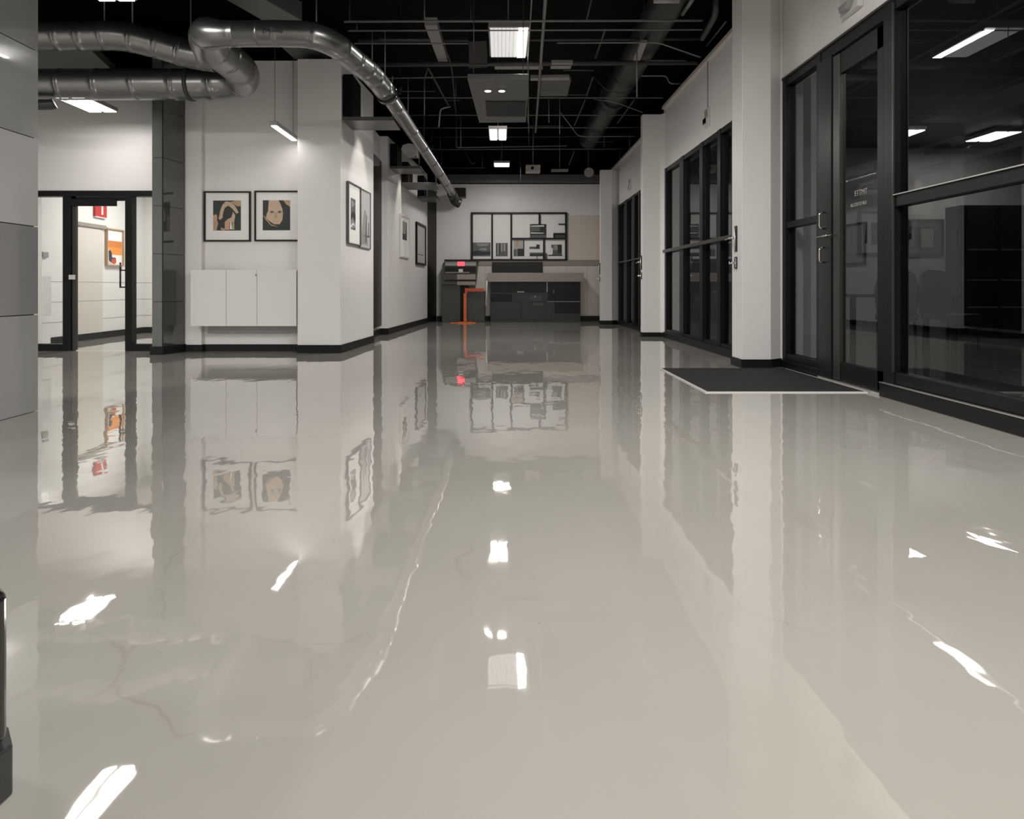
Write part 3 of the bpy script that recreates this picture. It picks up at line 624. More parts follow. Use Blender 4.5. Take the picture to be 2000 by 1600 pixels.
# ticket machine beside the desk
D = 16.35
t = thing('ticket_machine', 'charcoal self service machine with a lit red screen left of the desk', 'machine', (q(899), D+0.25, 0))
bx(q(863), q(899), D, D+0.5, 0.0, zq(556, D)).build('body', 'charcoal', t, bevel=0.006)
bx(q(899), q(912), D+0.12, D+0.5, 0, zq(556, D)).build('recess', 'skirt', t)
bx(q(912), q(947), D+0.05, D+0.5, 0.0, zq(569, D)).build('side_cabinet', 'charcoal', t, bevel=0.006)
o = Vector((q(864), D+0.45, 0)); n = Vector((0, -1, 0)); u = Vector((1, 0, 0))
MB().hull([(0, zq(556)), (q(929)-q(864), zq(556)), (q(934)-q(864), zq(509)), (q(870)-q(864), zq(508)), (0.0, zq(517))], o, u, UP, n, 0.5).build('hood', 'charcoal', t, bevel=0.006)
o = Vector((0, D-0.051, 0))
def pk(px0, px1, py0, py1, dy, nm, m): bx(q(px0), q(px1), D-0.051-dy, D-0.045, zq(py1), zq(py0)).build(nm, m, t)
pk(868, 935, 507, 509.5, 0.04, 'hood_edge', 'skirt')
pk(870, 930, 511, 519, 0.006, 'display_strip', 'lgrey')
pk(894, 907.5, 511.3, 519.5, 0.012, 'red_screen', 'screen')
pk(869, 930, 521, 533, 0.010, 'slot', 'skirt')
pk(896, 904.5, 525.5, 532, 0.018, 'ticket', 'plastic')
pk(870, 917, 531.5, 533, 0.03, 'tray', 'lgrey')
pk(893, 929, 536, 546, 0.012, 'tray', 'taupe'); pk(869, 931, 546.5, 549, 0.02, 'slot', 'skirt'); pk(893, 929, 550, 557, 0.012, 'tray', 'taupe')
# orange stand
D = 15.95
t = thing('orange_stand', 'slim orange metal stand with an angled arm in front of the machine', 'stand', (XX(908, D), D, 0))
q2 = lambda px: XX(px, D)
bx(q2(905.5), q2(911.5), D-0.03, D+0.03, 0.03, ZZ(573, D)).build('post', 'orangebase', t, bevel=0.004)
bx(q2(908), q2(913), D-0.034, D+0.026, ZZ(574, D), ZZ(563, D)).build('elbow', 'orangemetal', t, bevel=0.004)
bx(q2(908), q2(945), D-0.03, D+0.09, ZZ(569.5, D), ZZ(563.5, D)).build('arm', 'orangemetal', t, bevel=0.004)
mb = MB(); mb.box(q2(880), q2(929), D-0.03, D+0.02, 0, 0.018); mb.box(q2(896), q2(921), D-0.12, D+0.12, 0, 0.03); mb.build('foot', 'orangebase', t)
# white pole
D = 16.1
t = thing('white_pole_sign', 'thin white rod leaning at the left end of the counter', 'rod', (XX(949, D), D, 0.4))
MB().tube([(XX(949, D), D, ZZ(597, D)), (XX(951.0, D), D, ZZ(549, D))], 0.018, 8).build('rod', 'plastic', t)
MB().tube([(XX(951.0, D), D, ZZ(549, D)), (XX(951, D), D+0.132, ZZ(549, D))], 0.012, 8).build('clip', 'chrome', t)

# ================================================================ CEILING LIGHTS
def twin_light(label, x0, x1, y0, y1, z, emit='tube', hang=0.25, tubes=2, group=None, gap=0.3):
    t = thing('ceiling_light', label, 'ceiling light', ((x0+x1)/2, (y0+y1)/2, z+0.05), group)
    bx(x0-0.015, x1+0.015, y0-0.015, y1+0.015, z+0.012, z+0.06).build('housing', 'lgrey', t, bevel=0.004)
    wd = (x1-x0)/(tubes+gap*(tubes-1))
    for i in range(tubes):
        a = x0+i*wd*(1+gap); bx(a, a+wd, y0, y1, z, z+0.0115).build('tube', emit, t); lamp(t, a, a+wd, y0, y1, z-0.003, emit)
    if hang > 0:
        for yy in (y0+0.04, y1-0.04): MB().tube([((x0+x1)/2, yy, z+0.06), ((x0+x1)/2, yy, z+0.06+hang)], 0.004, 6).build('hanger', 'pipe', t)
    return t
twin_light('bright twin panel light in the middle of the corridor ceiling', -0.18, 0.065, 10.02, 10.72, 3.15, 'tube_strong', 1.65)
twin_light('small lit bar light nearest the far wall', -0.16, 0.16, 14.7, 15.1, 3.5, 'tube', 1.24, 1)
twin_light('lit twin tube light hanging under the silver duct above the glass entrance', -5.13, -4.80, 7.85, 8.5, 3.02, 'tube_entry', 0.0)
twin_light('twin tube light cut by the top edge over the silver ducts', -3.45, -3.15, 5.15, 5.86, 3.3, 'tube_entry', 1.44)
twin_light('slim lit bar hanging beside the white corner above the prints', -2.72, -2.66, 8.05, 8.85, 2.74, 'tube_dim', 1.0, 1)
t = thing('ceiling_light', 'large louvred panel light with one bright edge, nearest in the corridor ceiling', 'ceiling light', (0.08, 8.55, 3.95))
bx(-0.16, 0.33, 8.06, 9.1, 3.915, 3.98).build('housing', 'lgrey', t, bevel=0.004)
mb = MB()
for i in range(7): mb.box(-0.14+i*0.048, -0.14+i*0.048+0.043, 8.08, 9.08, 3.903, 3.914)
mb.build('louvre', 'tube_soft', t)
bx(0.20, 0.31, 8.08, 9.08, 3.895, 3.914).build('tube', 'tube_mid', t); lamp(t, 0.20, 0.31, 8.08, 9.08, 3.892, 'tube_mid')
for yy in (8.2, 8.95): MB().tube([(0.08, yy, 3.98), (0.08, yy, 4.8)], 0.005, 6).build('hanger', 'pipe', t)
# unseen fill lights, added above and behind the viewer to brighten the hall
for (x, y) in ((1.2, 3.5), (1.2, -0.4), (-5.6, 3.0), (-5.6, -1.0)):
    twin_light('%s of the four added fill lights above the viewer, %s side' % ('farther' if y > 1 else 'nearer', 'right' if x > 0 else 'left'), x-0.3, x+0.3, y-0.5, y+0.5, 3.6, 'tube', 1.14, 2, 'added fill lights above the viewer')
# side room and offices
twin_light('ceiling panel light inside the side room behind the glass entrance', -5.6, -4.9, 10.6, 11.6, 2.72, 'tube_side', 0.0)
twin_light('lit twin tube light inside the dark office behind the big pane', 7.75, 8.15, 10.7, 11.4, 3.27, 'tube_office', 0.0)

# ================================================================ DUCTS
def duct(mb, pts, r, m=None, ring=0.45, n=28, step=0.05, rr=1.018):
    pts = densify(pts, step); s = 0; nxt = ring*0.5; P2 = [pts[0]]; R = [r if not callable(r) else r(0)]
    for a, b in zip(pts[:-1], pts[1:]):
        s += (b-a).length; rad = r if not callable(r) else r(s)
        if s >= nxt:
            d_ = (b-a).normalized(); nxt += ring
            P2 += [b-d_*0.012, b-d_*0.010, b+d_*0.010, b+d_*0.012]; R += [rad, rad*rr, rad*rr, rad]
        else: P2.append(b); R.append(rad)
    mb.tube(P2, R, n, m)
def V(*a): return Vector(a)
t = thing('silver_duct', 'silver duct above the glass entrance joined to the thinner run down the left wall', 'duct', (-4.6, 7.9, 3.3))
mb = MB(); D = 7.9; zc = ZZ(165, D)
pth = smooth([V(-7.4, D, zc), V(-6.2, D, zc), V(-4.6, D, zc), V(-3.5, D, zc), V(-3.05, D-0.05, zc), V(-2.87, D-0.35, zc+0.02), V(-2.85, 7.1, zc+0.03), V(-2.82, 6.65, zc-0.01), V(-2.70, 6.25, 3.16), V(-2.45, 6.0, 3.07), V(-2.1, 5.95, ZZ(66, 5.95))], 8)
tl = sum((b-a).length for a, b in zip(pth[:-1], pth[1:])); duct(mb, pth, lambda s: 0.178-0.066*max(0, min(1, (s-(tl-1.05))/0.75)), ring=0.42); mb.build('duct_body', 'duct', t)
for x in (-5.6, -3.6):
    MB().tube([(x, D, zc+0.17), (x, D, 4.8)], 0.008, 8).build('hanger_rod', 'pipe', t)
    mb = MB(); mb.tube([(x-0.02, D, zc), (x+0.02, D, zc)], 0.190, 28); mb.build('clamp', 'darkduct', t)
mb = MB(); D = 5.95
z0 = ZZ(66, D)
pth = smooth([V(-2.12, D, z0), V(-1.9, D, z0), V(-1.66, D+0.02, z0-0.01), V(-1.50, D+0.20, z0-0.03), V(-1.42, D+0.55, z0-0.04), V(-1.34, 7.0, 3.03), V(-1.285, 7.6, 3.01)], 8)
duct(mb, pth, lambda s: 0.112, ring=0.3); mb.build('duct_body', 'duct', t)
mb = MB(); duct(mb, [V(-1.285, 7.6, 3.01), V(-1.21, 11.0, 3.0), V(-1.14, 15.6, 2.99)], lambda s: 0.088, ring=1.15, step=0.12); mb.build('duct_run', 'duct', t)
MB().tube([V(-1.292, 7.53, 3.01), V(-1.283, 7.66, 3.01)], 0.125, 28).build('coupling', 'gloss', t)
MB().tube(smooth([V(-1.14, 15.6, 2.99), V(-1.13, 15.8, 2.96), V(-1.08, 15.95, 2.85), V(-0.98, 16.0, 2.80)], 5), 0.115, 20).build('end_elbow', 'darkduct', t)
bx(-1.12, -0.86, 16.2, 16.5, 2.98, 3.2).build('end_box', 'frame', t)
text('duct_marking', '(Woses)', (-1.96, D-0.117, z0-0.03), (math.pi/2, 0, 0), 0.05, 'ink', t)
t = thing('grey_duct', 'dull silver duct entering at upper left above the larger duct', 'duct', (-4.5, 7.3, 3.5))
mb = MB(); D = 7.3; z0 = ZZ(71, D)
duct(mb, smooth([V(-7.5, D, z0), V(-6.0, D, z0), V(-4.6, D, z0), V(-4.1, D, z0), V(-3.75, D+0.05, z0-0.06), V(-3.4, D+0.1, z0-0.15), V(-3.1, D+0.1, z0-0.2)], 8), 0.15, ring=0.26)
mb.build('duct_body', 'duct', t)
MB().tube([(-3.95, D, z0+0.14), (-3.95, D, 4.8)], 0.007, 8).tube([(-4.25, D, z0+0.14), (-4.25, D, 4.8)], 0.006, 8).build('hanger_rod', 'pipe', t)
t = thing('black_duct', 'dark round duct running along the ceiling right of centre', 'duct', (1.96, 9, 4.2))
mb = MB(); duct(mb, [V(1.93, 5.0, 4.22), V(1.97, 11.2, 4.2), V(1.98, 15.5, 4.2)], 0.21, ring=1.6, step=0.2, rr=1.06); mb.build('duct_body', 'darkduct', t)
for yy in (7.5, 9.4, 12.4): MB().tube([(1.96, yy, 4.4), (1.96, yy, 4.8)], 0.008, 6).build('hanger_rod', 'pipe', t)
MB().tube([(1.97, 11.9, 4.2), (1.97, 12.1, 4.2)], 0.25, 20).build('collar', 'darkduct', t)
tag(MB().tube(smooth([V(-6.1, 7.7, 3.0), V(-5.6, 7.75, 2.93), V(-5.2, 7.8, 2.93), V(-5.12, 7.82, 2.95)], 6), 0.06, 16).build('flexible_duct', 'darkduct'), 'short black flexible duct under the left end of the large silver duct', 'duct')

# black brackets carrying the thin duct along the left wall
def bracket(label, y, x1, z, h, ln=0.5):
    t = thing('duct_bracket', label, 'bracket', (-1.7, y, z))
    xw = -2.04+(y-8.7)*0.06 if y < 10.5 else -2.0+(y-12.1)*0.062
    bx(xw, x1, y, y+ln, z, z+0.05).build('shelf', 'grey', t, bevel=0.004)
    bx(xw, xw+0.12, y+0.02, y+ln-0.02, z+0.05, z+h).build('upright', 'black', t)
    MB().tube([(x1-0.04, y+0.1, z+0.05), (x1-0.04, y+0.1, z+h)], 0.01, 8).build('rod', 'pipe', t)
bracket('black bracket shelf under the duct coupling, nearest on the left wall', 8.75, -1.38, 2.98, 0.6, 0.55)
bracket('black bracket shelf beside the pale diffuser on the left wall', 12.2, -1.45, 2.96, 0.45, 0.6)
bracket('black bracket shelf, third along the left wall', 13.2, -1.25, 2.82, 0.45, 0.7)
bracket('black bracket shelf, farthest along the left wall by the black door', 14.9, -1.4, 2.78, 0.5, 0.7)
t = thing('air_diffuser', 'pale rounded square diffuser hanging below the thin duct', 'air vent', (-1.45, 11.3, 2.9))
o = P(801, 294, 11.3); MB().hull([(-.145, .02), (-.12, .09), (-.02, .115), (.06, .10), (.135, .03), (.13, -.05), (.06, -.11), (-.03, -.125), (-.1, -.07)], o, V(1, 0, 0), UP, V(0, -1, 0), 0.04).build('face', 'lgrey', t, bevel=0.01)
bx(o.x-0.1, o.x+0.09, 11.3, 11.7, o.z-0.06, o.z+0.08).build('box', 'darkduct', t)

# ================================================================ CEILING PIPES AND TRAYS
def cpipe(label, pts, r=0.010, m='pipe', name='ceiling_pipe', cat='pipe', fil=0.08, group=None):
    mb = MB(); mb.tube(rounded([P(*p) for p in pts], fil) if len(pts) > 2 else [P(*p) for p in pts], r, 8)
    return tag(mb.build(name, m), label, cat, group)
cpipe('horizontal grey pipe, topmost one across the corridor ceiling', [(672, 42, 7.85), (1372, 40, 7.82)], 0.014)
cpipe('pale horizontal pipe, second from top across the corridor', [(680, 60, 8.13), (1372, 58, 8.1)], 0.011, 'pipe')
cpipe('horizontal pipe passing under the louvred panel light', [(692, 85, 8.56), (915, 85, 8.56)], 0.010)
cpipe('horizontal pipe crossing right of the louvred light and sloping to the wall', [(1088, 84, 8.6), (1285, 83, 8.6), (1368, 112, 8.6)], 0.010)
cpipe('long horizontal pipe level with the first column top', [(763, 191, 11.0), (1295, 191, 11.0)], 0.011)
cpipe('horizontal pipe above the twin panel light', [(793, 225, 12.1), (1257, 225, 12.1)], 0.010)
cpipe('horizontal pipe just above the lit twin panels', [(810, 250, 13.11), (1254, 249, 13.1)], 0.010)
cpipe('thin horizontal pipe behind the twin panel light', [(848, 268, 13.92), (1240, 267, 13.9)], 0.008, 'dimpipe')
cpipe('pale horizontal pipe between the two lit lights', [(842, 292, 15.2), (1228, 291, 15.2)], 0.012)
cpipe('short horizontal pipe with upturned left end before the far lights', [(891, 225, 14.8), (891, 288, 14.8), (900, 288, 14.8), (1107, 285, 14.8)], 0.014)
cpipe('horizontal pipe at left between two vertical rods', [(753, 153, 10.0), (912, 150, 10.0)], 0.010)
cpipe('thin low pipe nearest the far wall at left', [(862, 328, 16.0), (950, 328, 16.0)], 0.009, 'dimpipe')
cpipe('long slanted pipe running away down the ceiling centre', [(1066, -10, 7.2), (1046, 258, 13.2)], 0.020)
cpipe('thin slanted pipe left of the long centre pipe', [(1039, -10, 7.2), (1031, 120, 9.2), (1033, 280, 14.0)], 0.009)
cpipe('hooked conduit drop left of the grey soffit', [(880, 208, 10.5), (860, 213, 10.5), (857, 248, 10.5)], 0.012, fil=0.05)
cpipe('angled brace ending at the hooked conduit', [(836, 132, 9.5), (877, 208, 10.5)], 0.014, 'dimpipe')
cpipe('offset conduit stepping down near the right wall top', [(1230, 148, 10.5), (1302, 148, 10.5), (1307, 163, 10.5), (1336, 164, 10.5)], 0.012)
cpipe('sagging cable between pipes right of centre', [(1158, 150, 10.8), (1185, 177, 10.8), (1210, 182, 10.8), (1243, 177, 10.8)], 0.007, 'dimpipe', 'ceiling_cable', 'cable', 0.3)
cpipe('cable drooping to the column top', [(1160, 194, 11.2), (1200, 199, 11.2), (1256, 220, 11.2)], 0.007, 'pipe', 'ceiling_cable', 'cable', 0.3)
cpipe('bent conduit dropping then running right below the soffit', [(1095, 220, 12.3), (1128, 264, 13.0), (1140, 267, 13.0), (1240, 266, 13.0)], 0.010, fil=0.2)
cpipe('thick black pipe crossing behind the flat duct', [(730, 126, 9.4), (1362, 122, 9.4)], 0.035, 'dimpipe')
cpipe('thick dark pipe crossing above the second pipe', [(700, 80, 8.9), (1370, 76, 8.9)], 0.02, 'dimpipe')
cpipe('branching pipe with a bend at the upper right wall', [(1398, -10, 7.6), (1398, 28, 7.6), (1372, 75, 8.6)], 0.035, 'dimpipe', fil=0.15)
cpipe('dark sloping rail along the right wall top', [(1418, 42, 7.6), (1380, 90, 9.0)], 0.010, 'dimpipe')
cpipe('dark slanted brace right of centre, upper one', [(1182, 58, 8.2), (1163, 113, 9.5)], 0.014, 'dimpipe')
cpipe('dark slanted brace above the black duct', [(1352, 0, 7.4), (1333, 28, 8.0)], 0.022, 'pipe')
cpipe('thin dark brace left of the black duct', [(1155, 0, 7.5), (1146, 38, 8.0)], 0.010, 'dimpipe')
cpipe('slanted brace crossing from the column top', [(1239, 195, 11.2), (1206, 240, 12.4)], 0.012, 'dimpipe')
cpipe('slanted brace in the middle of the far ceiling', [(1143, 195, 11.2), (1122, 245, 12.4)], 0.012, 'dimpipe')
cpipe('slanted brace just below the sagging cable', [(1158, 150, 10.5), (1146, 186, 11.2)], 0.013, 'dimpipe')
cpipe('short brace near the far right corner', [(1122, 295, 15.2), (1111, 322, 16.0)], 0.016, 'dimpipe')
cpipe('thin drop bending down beside the far lights', [(908, 295, 15.0), (921, 320, 15.0), (928, 318, 15.0)], 0.012, 'dimpipe')
# two-legged brace hanging over the left corridor
cpipe('left leg of the tall narrow brace over the left corridor', [(836, 132, 9.6), (829, 155, 10.0), (828, 292, 15.0)], 0.010, 'dimpipe')
cpipe('long curved conduit bending down past the flat duct', [(865, 85, 8.6), (882, 125, 9.4), (888, 200, 11.0), (891, 225, 14.8)], 0.010, 'dimpipe', fil=0.4)
# vertical hanger rods
def DP(y): return 3.05*F/(VY-y)       # depth of something 3.9 m up
rods = [(618, -5, 42, 6.6, 'thin rod above the curve of the silver duct, left of the corridor pipes'), (683, -5, 40, 7.9, 'thin rod at the left end of the topmost pipe'), (697, 42, 58, 0, 'short rod joining the two upper pipes at their left ends'),
 (727, 60, 120, 0, 'thin rod hanging left of the flat grey duct, first of two'), (752, 60, 153, 0, 'longer thin rod beside the silver duct, second from the left under the pale pipe'), (829, -5, 41, 7.9, 'thin rod above the flat grey duct, reaching the top edge'),
 (797, 153, 225, 0, 'rod dropping from the left middle pipe near the silver duct'), (829, 153, 225, 0, 'rod dropping from the left middle pipe, right one'), (860, 250, 292, 0, 'short rod left of the twin panel light, inner one'),
 (900, 225, 288, 0, 'rod falling into the upturned pipe end'), (843, 250, 292, 0, 'short rod by the silver duct above the long far pipe'), (890, 153, 190, 0, 'short rod between the left middle pipe and the long pipe below'),
 (920, 0, 40, 7.9, 'rod reaching the top edge left of the louvred light'), (1031, 191, 240, 0, 'rod at the right edge of the grey soffit'), (1033, 250, 284, 0, 'short rod right of the lit twin panels'), (1042, 250, 290, 0, 'short rod below the end of the long slanted pipe'),
 (1017, 292, 358, 0, 'long pale rod right of the small bar light, ending at the far wall'), (1072, 191, 240, 0, 'rod right of the soffit, nearest the slanted pipe'), (1093, 191, 262, 0, 'rod right of the soffit, outer one'), (1230, 250, 290, 0, 'short rod at the right end of the far pipe'),
 (1244, 85, 190, 0, 'long rod beside the black duct'), (1211, 292, 310, 0, 'very short rod below the right end of the far pipe'), (942, 292, 330, 0, 'short rod below the far pipe left of the bar light'), (862, 292, 328, 0, 'short rod below the left end of the far pipe'),
 (1180, 250, 288, 0, 'short rod over the round ceiling speaker'), (978, 292, 318, 0, 'rod carrying the small bar light')]
for (px, a, b, D, lab) in rods:
    D = D or DP(a)
    tag(MB().tube([P(px, a, D), P(px, b, D)], 0.0075, 6).build('hanger_rod', 'pipe' if b-a > 45 and px != 1017 else 'dimpipe'), lab, 'rod')
for (x0, x1, y, lab) in [(868, 900, 196, 'short dark rail beneath the left middle pipe'), (1030, 1100, 246, 'dark rail just right of the soffit corner'), (1140, 1200, 277, 'dark rail under the long bent conduit'), (1100, 1160, 137, 'dark rail left of the black duct'), (1260, 1340, 118, 'dark rail between the black duct and the right wall'),
        (1110, 1145, 185, 'stub of dark rail beside the dark flat panel'), (770, 850, 178, 'dark rail above the long pipe at left'), (740, 840, 77, 'dark rail left of the flat grey duct')]:
    tag(MB().tube([P(x0, y, DP(y)), P(x1, y, DP(y))], 0.012, 6).build('ceiling_rail', 'dimpipe'), lab, 'rail')

def flat(label, name, cat, p4, D4, th, m, z=None):
    """flat suspended box from four image corners lying at one height"""
    z = z or 3.95; pts = []
    for px, py in p4:
        D_ = (z-H)*F/(VY-py); pts.append((XX(px, D_), D_))
    return tag(MB().prism(pts, z, z+th).build(name, m, None, bevel=0.004), label, cat)
sf = flat('grey suspended soffit panel with two small downlights behind the louvred light', 'soffit_panel', 'ceiling panel', [(913, 155), (1033, 155), (1027, 239), (936, 240)], 0, 0.06, 'grey', 3.1)
for px in (925, 1022): c = P(px, 176, 2.25*F/(VY-176)); MB().tube([V(c.x, c.y, 3.16), V(c.x, c.y, 4.8)], 0.005, 6).build('hanger', 'dimpipe', sf)
for px in (953, 980):
    c = P(px, 176, 2.25*F/(VY-176)); c.z = 3.1
    MB().tube([c+V(0, 0, 0.002), c-V(0, 0, 0.012)], 0.046, 20).build('trim_ring', 'lgrey', sf)
    MB().tube([c-V(0, 0, 0.012), c-V(0, 0, 0.016)], 0.036, 20).build('downlight', 'spot_lens', sf)
    lamp(sf, c.x-0.036, c.x+0.036, c.y-0.036, c.y+0.036, c.z-0.019, 'spot_lens', True)
flat('dark sunken panel on the underside of the grey soffit', 'access_panel', 'ceiling panel', [(948, 199), (1027, 199), (1026, 228), (950, 228)], 0, 0.008, 'skirt', 3.09)
flat('dark flat panel right of the long centre pipe', 'soffit_panel', 'ceiling panel', [(1057, 158), (1116, 156), (1108, 188), (1054, 188)], 0, 0.05, 'grey')
flat('segmented light grey flat duct left of the louvred light', 'flat_duct', 'duct', [(829, 50), (854, 50), (875, 121), (856, 121)], 0, 0.10, 'lgrey', 3.98)
flat('black box hung between the flat duct and the louvred light', 'equipment_box', 'box', [(915, 82), (950, 80), (953, 132), (916, 134)], 0, 0.22, 'skirt', 3.9)
flat('unlit white bar fitting right of the grey soffit', 'unlit_light', 'ceiling light', [(1077, 124), (1119, 124), (1114, 135), (1075, 135)], 0, 0.05, 'lgrey', 3.9)
flat('long pale edged ledge above the grey soffit', 'ceiling_ledge', 'ledge', [(966, 130), (1060, 130), (1060, 136), (966, 136)], 0, 0.05, 'lgrey', 3.9)
flat('pale narrow ledge above the dark flat panel', 'ceiling_ledge', 'ledge', [(1036, 153), (1112, 152), (1112, 157), (1036, 158)], 0, 0.05, 'lgrey', 3.9)
flat('grey strip fitting set on the side of the black duct', 'unlit_light', 'ceiling light', [(1251, 84), (1264, 84), (1250, 119), (1236, 119)], 0, 0.04, 'lgrey', 3.95)
flat('wide dark flat duct crossing above the silver duct at the top', 'flat_duct', 'duct', [(425, -10), (500, -10), (590, 40), (520, 44)], 0, 0.2, 'grey', 3.75)
flat('dark flat duct entering between the block top and the curved duct', 'flat_duct', 'duct', [(545, 88), (600, 86), (640, 118), (580, 120)], 0, 0.15, 'grey', 3.85)
flat('dark sloping soffit in the far left corner behind the ducts', 'soffit_panel', 'ceiling panel', [(60, 90), (170, 92), (225, 142), (60, 142)], 0, 0.1, 'grey', 3.62)
o = P(1041, 330, 16.0); t = thing('projector', 'small pale projector box under the far ceiling', 'projector', o)
bx(o.x-0.17, o.x+0.17, 15.9, 16.2, o.z-0.08, o.z+0.08).build('body', 'cream', t, bevel=0.008)
MB().tube([(o.x, 16.0, o.z+0.08), (o.x, 16.0, 4.8)], 0.012, 8).build('mount_pole', 'pipe', t)
MB().tube([(o.x-0.02, 15.88, o.z), (o.x-0.02, 15.91, o.z)], 0.035, 14).build('lens', 'gloss', t)
o = P(1150, 336, 15.8); t = thing('ceiling_speaker', 'round grey speaker hanging at the far right of the ceiling', 'speaker', o)
MB().tube(smooth([o+V(0, .12, .05), o+V(0, .02, .0), o+V(0, -.06, -.02)], 4), [0.06+0.05*min(1, i/4) for i in range(9)], 20).build('shell', 'lgrey', t)
MB().tube([o+V(0, .1, .08), (o.x, o.y+.1, 4.8)], 0.012, 8).build('mount_pole', 'dimpipe', t)
o = P(1093, 333, 16.2); tag(MB().box(o.x-0.2, o.x+0.2, 16.1, 16.3, o.z-0.02, o.z+0.02).tube([(o.x, 16.2, o.z+.02), (o.x, 16.2, 4.8)], 0.006, 6).build('unlit_light', 'lgrey', None), 'slim pale bar fitting beside the small projector', 'ceiling light')
tag(MB().tube([P(1277, 2, 6.6), P(1327, 2, 6.6)], 0.022, 12).build('sprinkler_pipe', 'lgrey'), 'short pale pipe at the top edge over the black duct', 'pipe')

# track spots washing the left wall
def track_spot(label, loc, target, power, ang=50):
    loc = Vector(loc); d_ = (Vector(target)-loc).normalized()
    t = thing('spotlight', label, 'spotlight', loc)
    MB().tube([loc-d_*0.12, loc-d_*0.005], 0.04, 16).build('can', 'frame', t)
    MB().tube([loc-d_*0.08, V(loc.x, loc.y, 4.8)], 0.006, 6).build('stem', 'frame', t)
    l = bpy.data.lights.new('spot_beam', 'SPOT'); l.energy = power; l.spot_size = math.radians(ang); l.spot_blend = 0.6; l.shadow_soft_size = 0.035; l.color = (1, 0.93, 0.85)
    lo = bpy.data.objects.new('spot_beam', l); COL.objects.link(lo); lo.parent = t; lo.location = d_*0.01; lo.rotation_euler = d_.to_track_quat('-Z', 'Y').to_euler()
track_spot('black spotlight aimed at the pair on the corner wall', (-1.45, 9.55, 3.55), (-2.0, 9.6, 1.9), 22)
track_spot('black spotlight aimed at the far left wall', (-1.35, 13.1, 3.5), (-1.97, 13.2, 2.0), 22)

# ================================================================ ALARMS ON THE RIGHT WALL
def strobe(label, x, y, z0, z1, w_, conduit=None):
    t = thing('alarm_strobe', label, 'alarm', (x, y, z0))
    bx(x-0.025, x, y-w_/2, y+w_/2, z0, z1).build('back_plate', 'plastic', t, bevel=0.006)
    h = z1-z0
    bx(x-0.055, x-0.025, y-w_*0.33, y+w_*0.33, z0+h*0.12, z0+h*0.45).build('lens', 'chrome', t, bevel=0.006)
    bx(x-0.032, x-0.025, y-w_*0.3, y+w_*0.3, z0+h*0.52, z0+h*0.92).build('grille', 'ink3', t, bevel=0.003)
    if conduit: MB().tube([(x-0.006, y, z1), (x-0.006, y, conduit)], 0.005, 6).build('conduit', 'taupe', t)
strobe('white alarm strobe with a thin conduit above the middle shop window', W2, 9.08, 2.98, 3.22, 0.20, 3.85)
strobe('small alarm strobe above the farthest shop window', W3, 14.0, 2.82, 3.06, 0.16)
t = thing('alarm_horn', 'white wall horn at the top edge above the glazed door', 'alarm', (W1, 5.75, 3.15))
bx(W1-0.05, W1, 5.62, 5.92, 3.165, 3.45).build('back_plate', 'plastic', t, bevel=0.008)
MB().hull([(0, 0), (0.17, 0), (0.15, -0.06), (0.05, -0.06)], V(W1-0.05, 5.68, 3.24), V(0, 1, 0), UP, V(-1, 0, 0), 0.05).build('horn', 'lgrey', t, bevel=0.004)

# ================================================================ OFFICES BEHIND THE SHOP WINDOWS
struct(bx(3.2, 9.8, 12.3, 12.5, 0, 3.35).build('wall_office_back', 'white'))
struct(bx(9.6, 9.8, -4.8, 17.3, 0, 3.35).build('wall_office_right', 'grey'))
struct(bx(3.2, 9.8, 1.0, 1.2, 0, 3.35).build('wall_office_near', 'grey'))
struct(bx(3.2, 9.8, 1.0, 17.3, 3.35, 3.45).build('ceiling_office', 'grey'))
D = 12.25
for lab, a, b, c, d_, fm in [('pale framed sketch of two figures on the dark office wall', 1680, 1727, 412, 498, 'lgrey'), ('dark framed pair of prints on the dark office wall', 1757, 1846, 428, 500, 'frame')]:
    x0, x1 = XX(a, D), XX(b, D); W_, H_ = x1-x0, ZZ(c, D)-ZZ(d_, D)
    picture(lab, (x0, 12.3, ZZ(d_, D)), (1, 0, 0), W_, H_, 0.04, fm=fm, mount='paper' if fm == 'lgrey' else 'grey', art=(W_*.2, H_*.2, W_*.6, H_*.6, [('ink2', [(.05, .1), (.15, .9), (.25, .9), (.25, .1)]), ('ink3', [(.5, .05), (.95, .05), (.95, .9), (.5, .9)])]), ground='paper' if fm == 'lgrey' else 'ink')
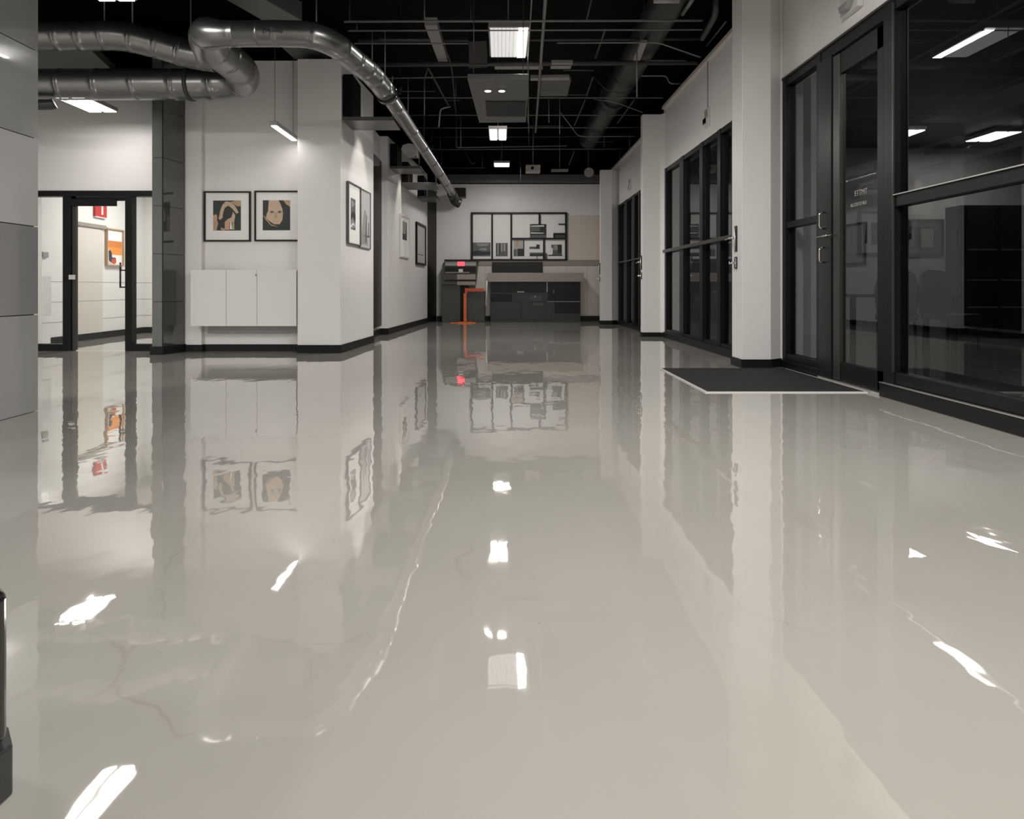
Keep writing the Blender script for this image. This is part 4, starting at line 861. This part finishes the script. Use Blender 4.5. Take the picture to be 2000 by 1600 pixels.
def chair(label, x, y, rot):
    t = thing('office_chair', label, 'chair', (x, y, 0), None); t.rotation_euler = (0, 0, 0)
    R = Matrix.Rotation(rot, 3, 'Z')
    def tr(mb):
        c = Vector((x, y, 0)); mb.v = [R @ p + c for p in mb.v]; return mb
    tr(MB().box(-.24, .24, -.24, .24, .42, .50)).build('seat', 'leather', t, bevel=0.02)
    mb = MB(); prof = [(-.22, .50), (-.25, .80), (-.20, 1.02), (-.10, 1.08), (.10, 1.08), (.20, 1.02), (.25, .80), (.22, .50)]
    mb.hull(prof, Vector((0, .20, 0)), V(1, 0, 0), UP, V(0, 1, 0), .08); tr(mb).build('backrest', 'leather', t, bevel=0.02)
    for sx in (-.2, .2):
        for sy in (-.2, .2): tr(MB().tube([(sx, sy, .42), (sx*1.08, sy*1.08, 0)], [.02, .014], 8)).build('leg', 'frame', t)
chair('black high backed chair in the dark office, left of the two', 5.15, 8.9, 2.6)
chair('black high backed chair in the dark office, right of the two', 5.85, 8.9, 0.3)
t = thing('office_table', 'low dark table between the chairs in the dark office', 'table', (5.6, 9.9, 0))
bx(4.9, 6.5, 9.6, 10.4, .70, .74).build('tabletop', 'desk', t, bevel=0.004)
for x, y in ((4.98, 9.68), (6.42, 9.68), (4.98, 10.32), (6.42, 10.32)): bx(x-.03, x+.03, y-.03, y+.03, 0, .70).build('leg', 'frame', t)
t = thing('office_shelf', 'tall dark glazed bookcase at the right of the dark office', 'bookcase', (8.3, 11.0, 0))
bx(7.6, 9.3, 11.3, 11.7, 0, 2.2).build('carcass', 'desk', t, bevel=0.005)
for z in (.5, .95, 1.45): bx(7.65, 9.25, 11.22, 11.3, z, z+.02).build('shelf', 'lgrey', t)
for x in (7.6, 8.15, 8.7): bx(x, x+.06, 11.22, 11.3, .06, 2.15).build('divider', 'frame', t)

# ================================================================ BLACK BOX AT THE LEFT EDGE
t = thing('black_bin', 'glossy black ribbed box with rounded top on the floor at the left edge', 'box', (-0.95, 1.2, 0))
mb = MB(); mb.prism([(-1.3, 0.72), (-0.845, 0.72), (-0.818, 1.142), (-0.86, 1.19), (-1.3, 1.19)], 0, 0.085); mb.build('plinth', 'desk', t, bevel=0.004)
mb = MB(); mb.prism([(-1.3, 0.735), (-0.855, 0.735), (-0.828, 1.145), (-0.87, 1.18), (-1.3, 1.18)], 0.088, 0.342); mb.build('body', 'gloss', t, bevel=0.014, seg=4)
for k in range(10):
    z = 0.125+k*0.014
    MB().box(-0.84, -0.828, 0.90, 1.10, z, z+0.006).build('rib', 'gloss', t, bevel=0.002)
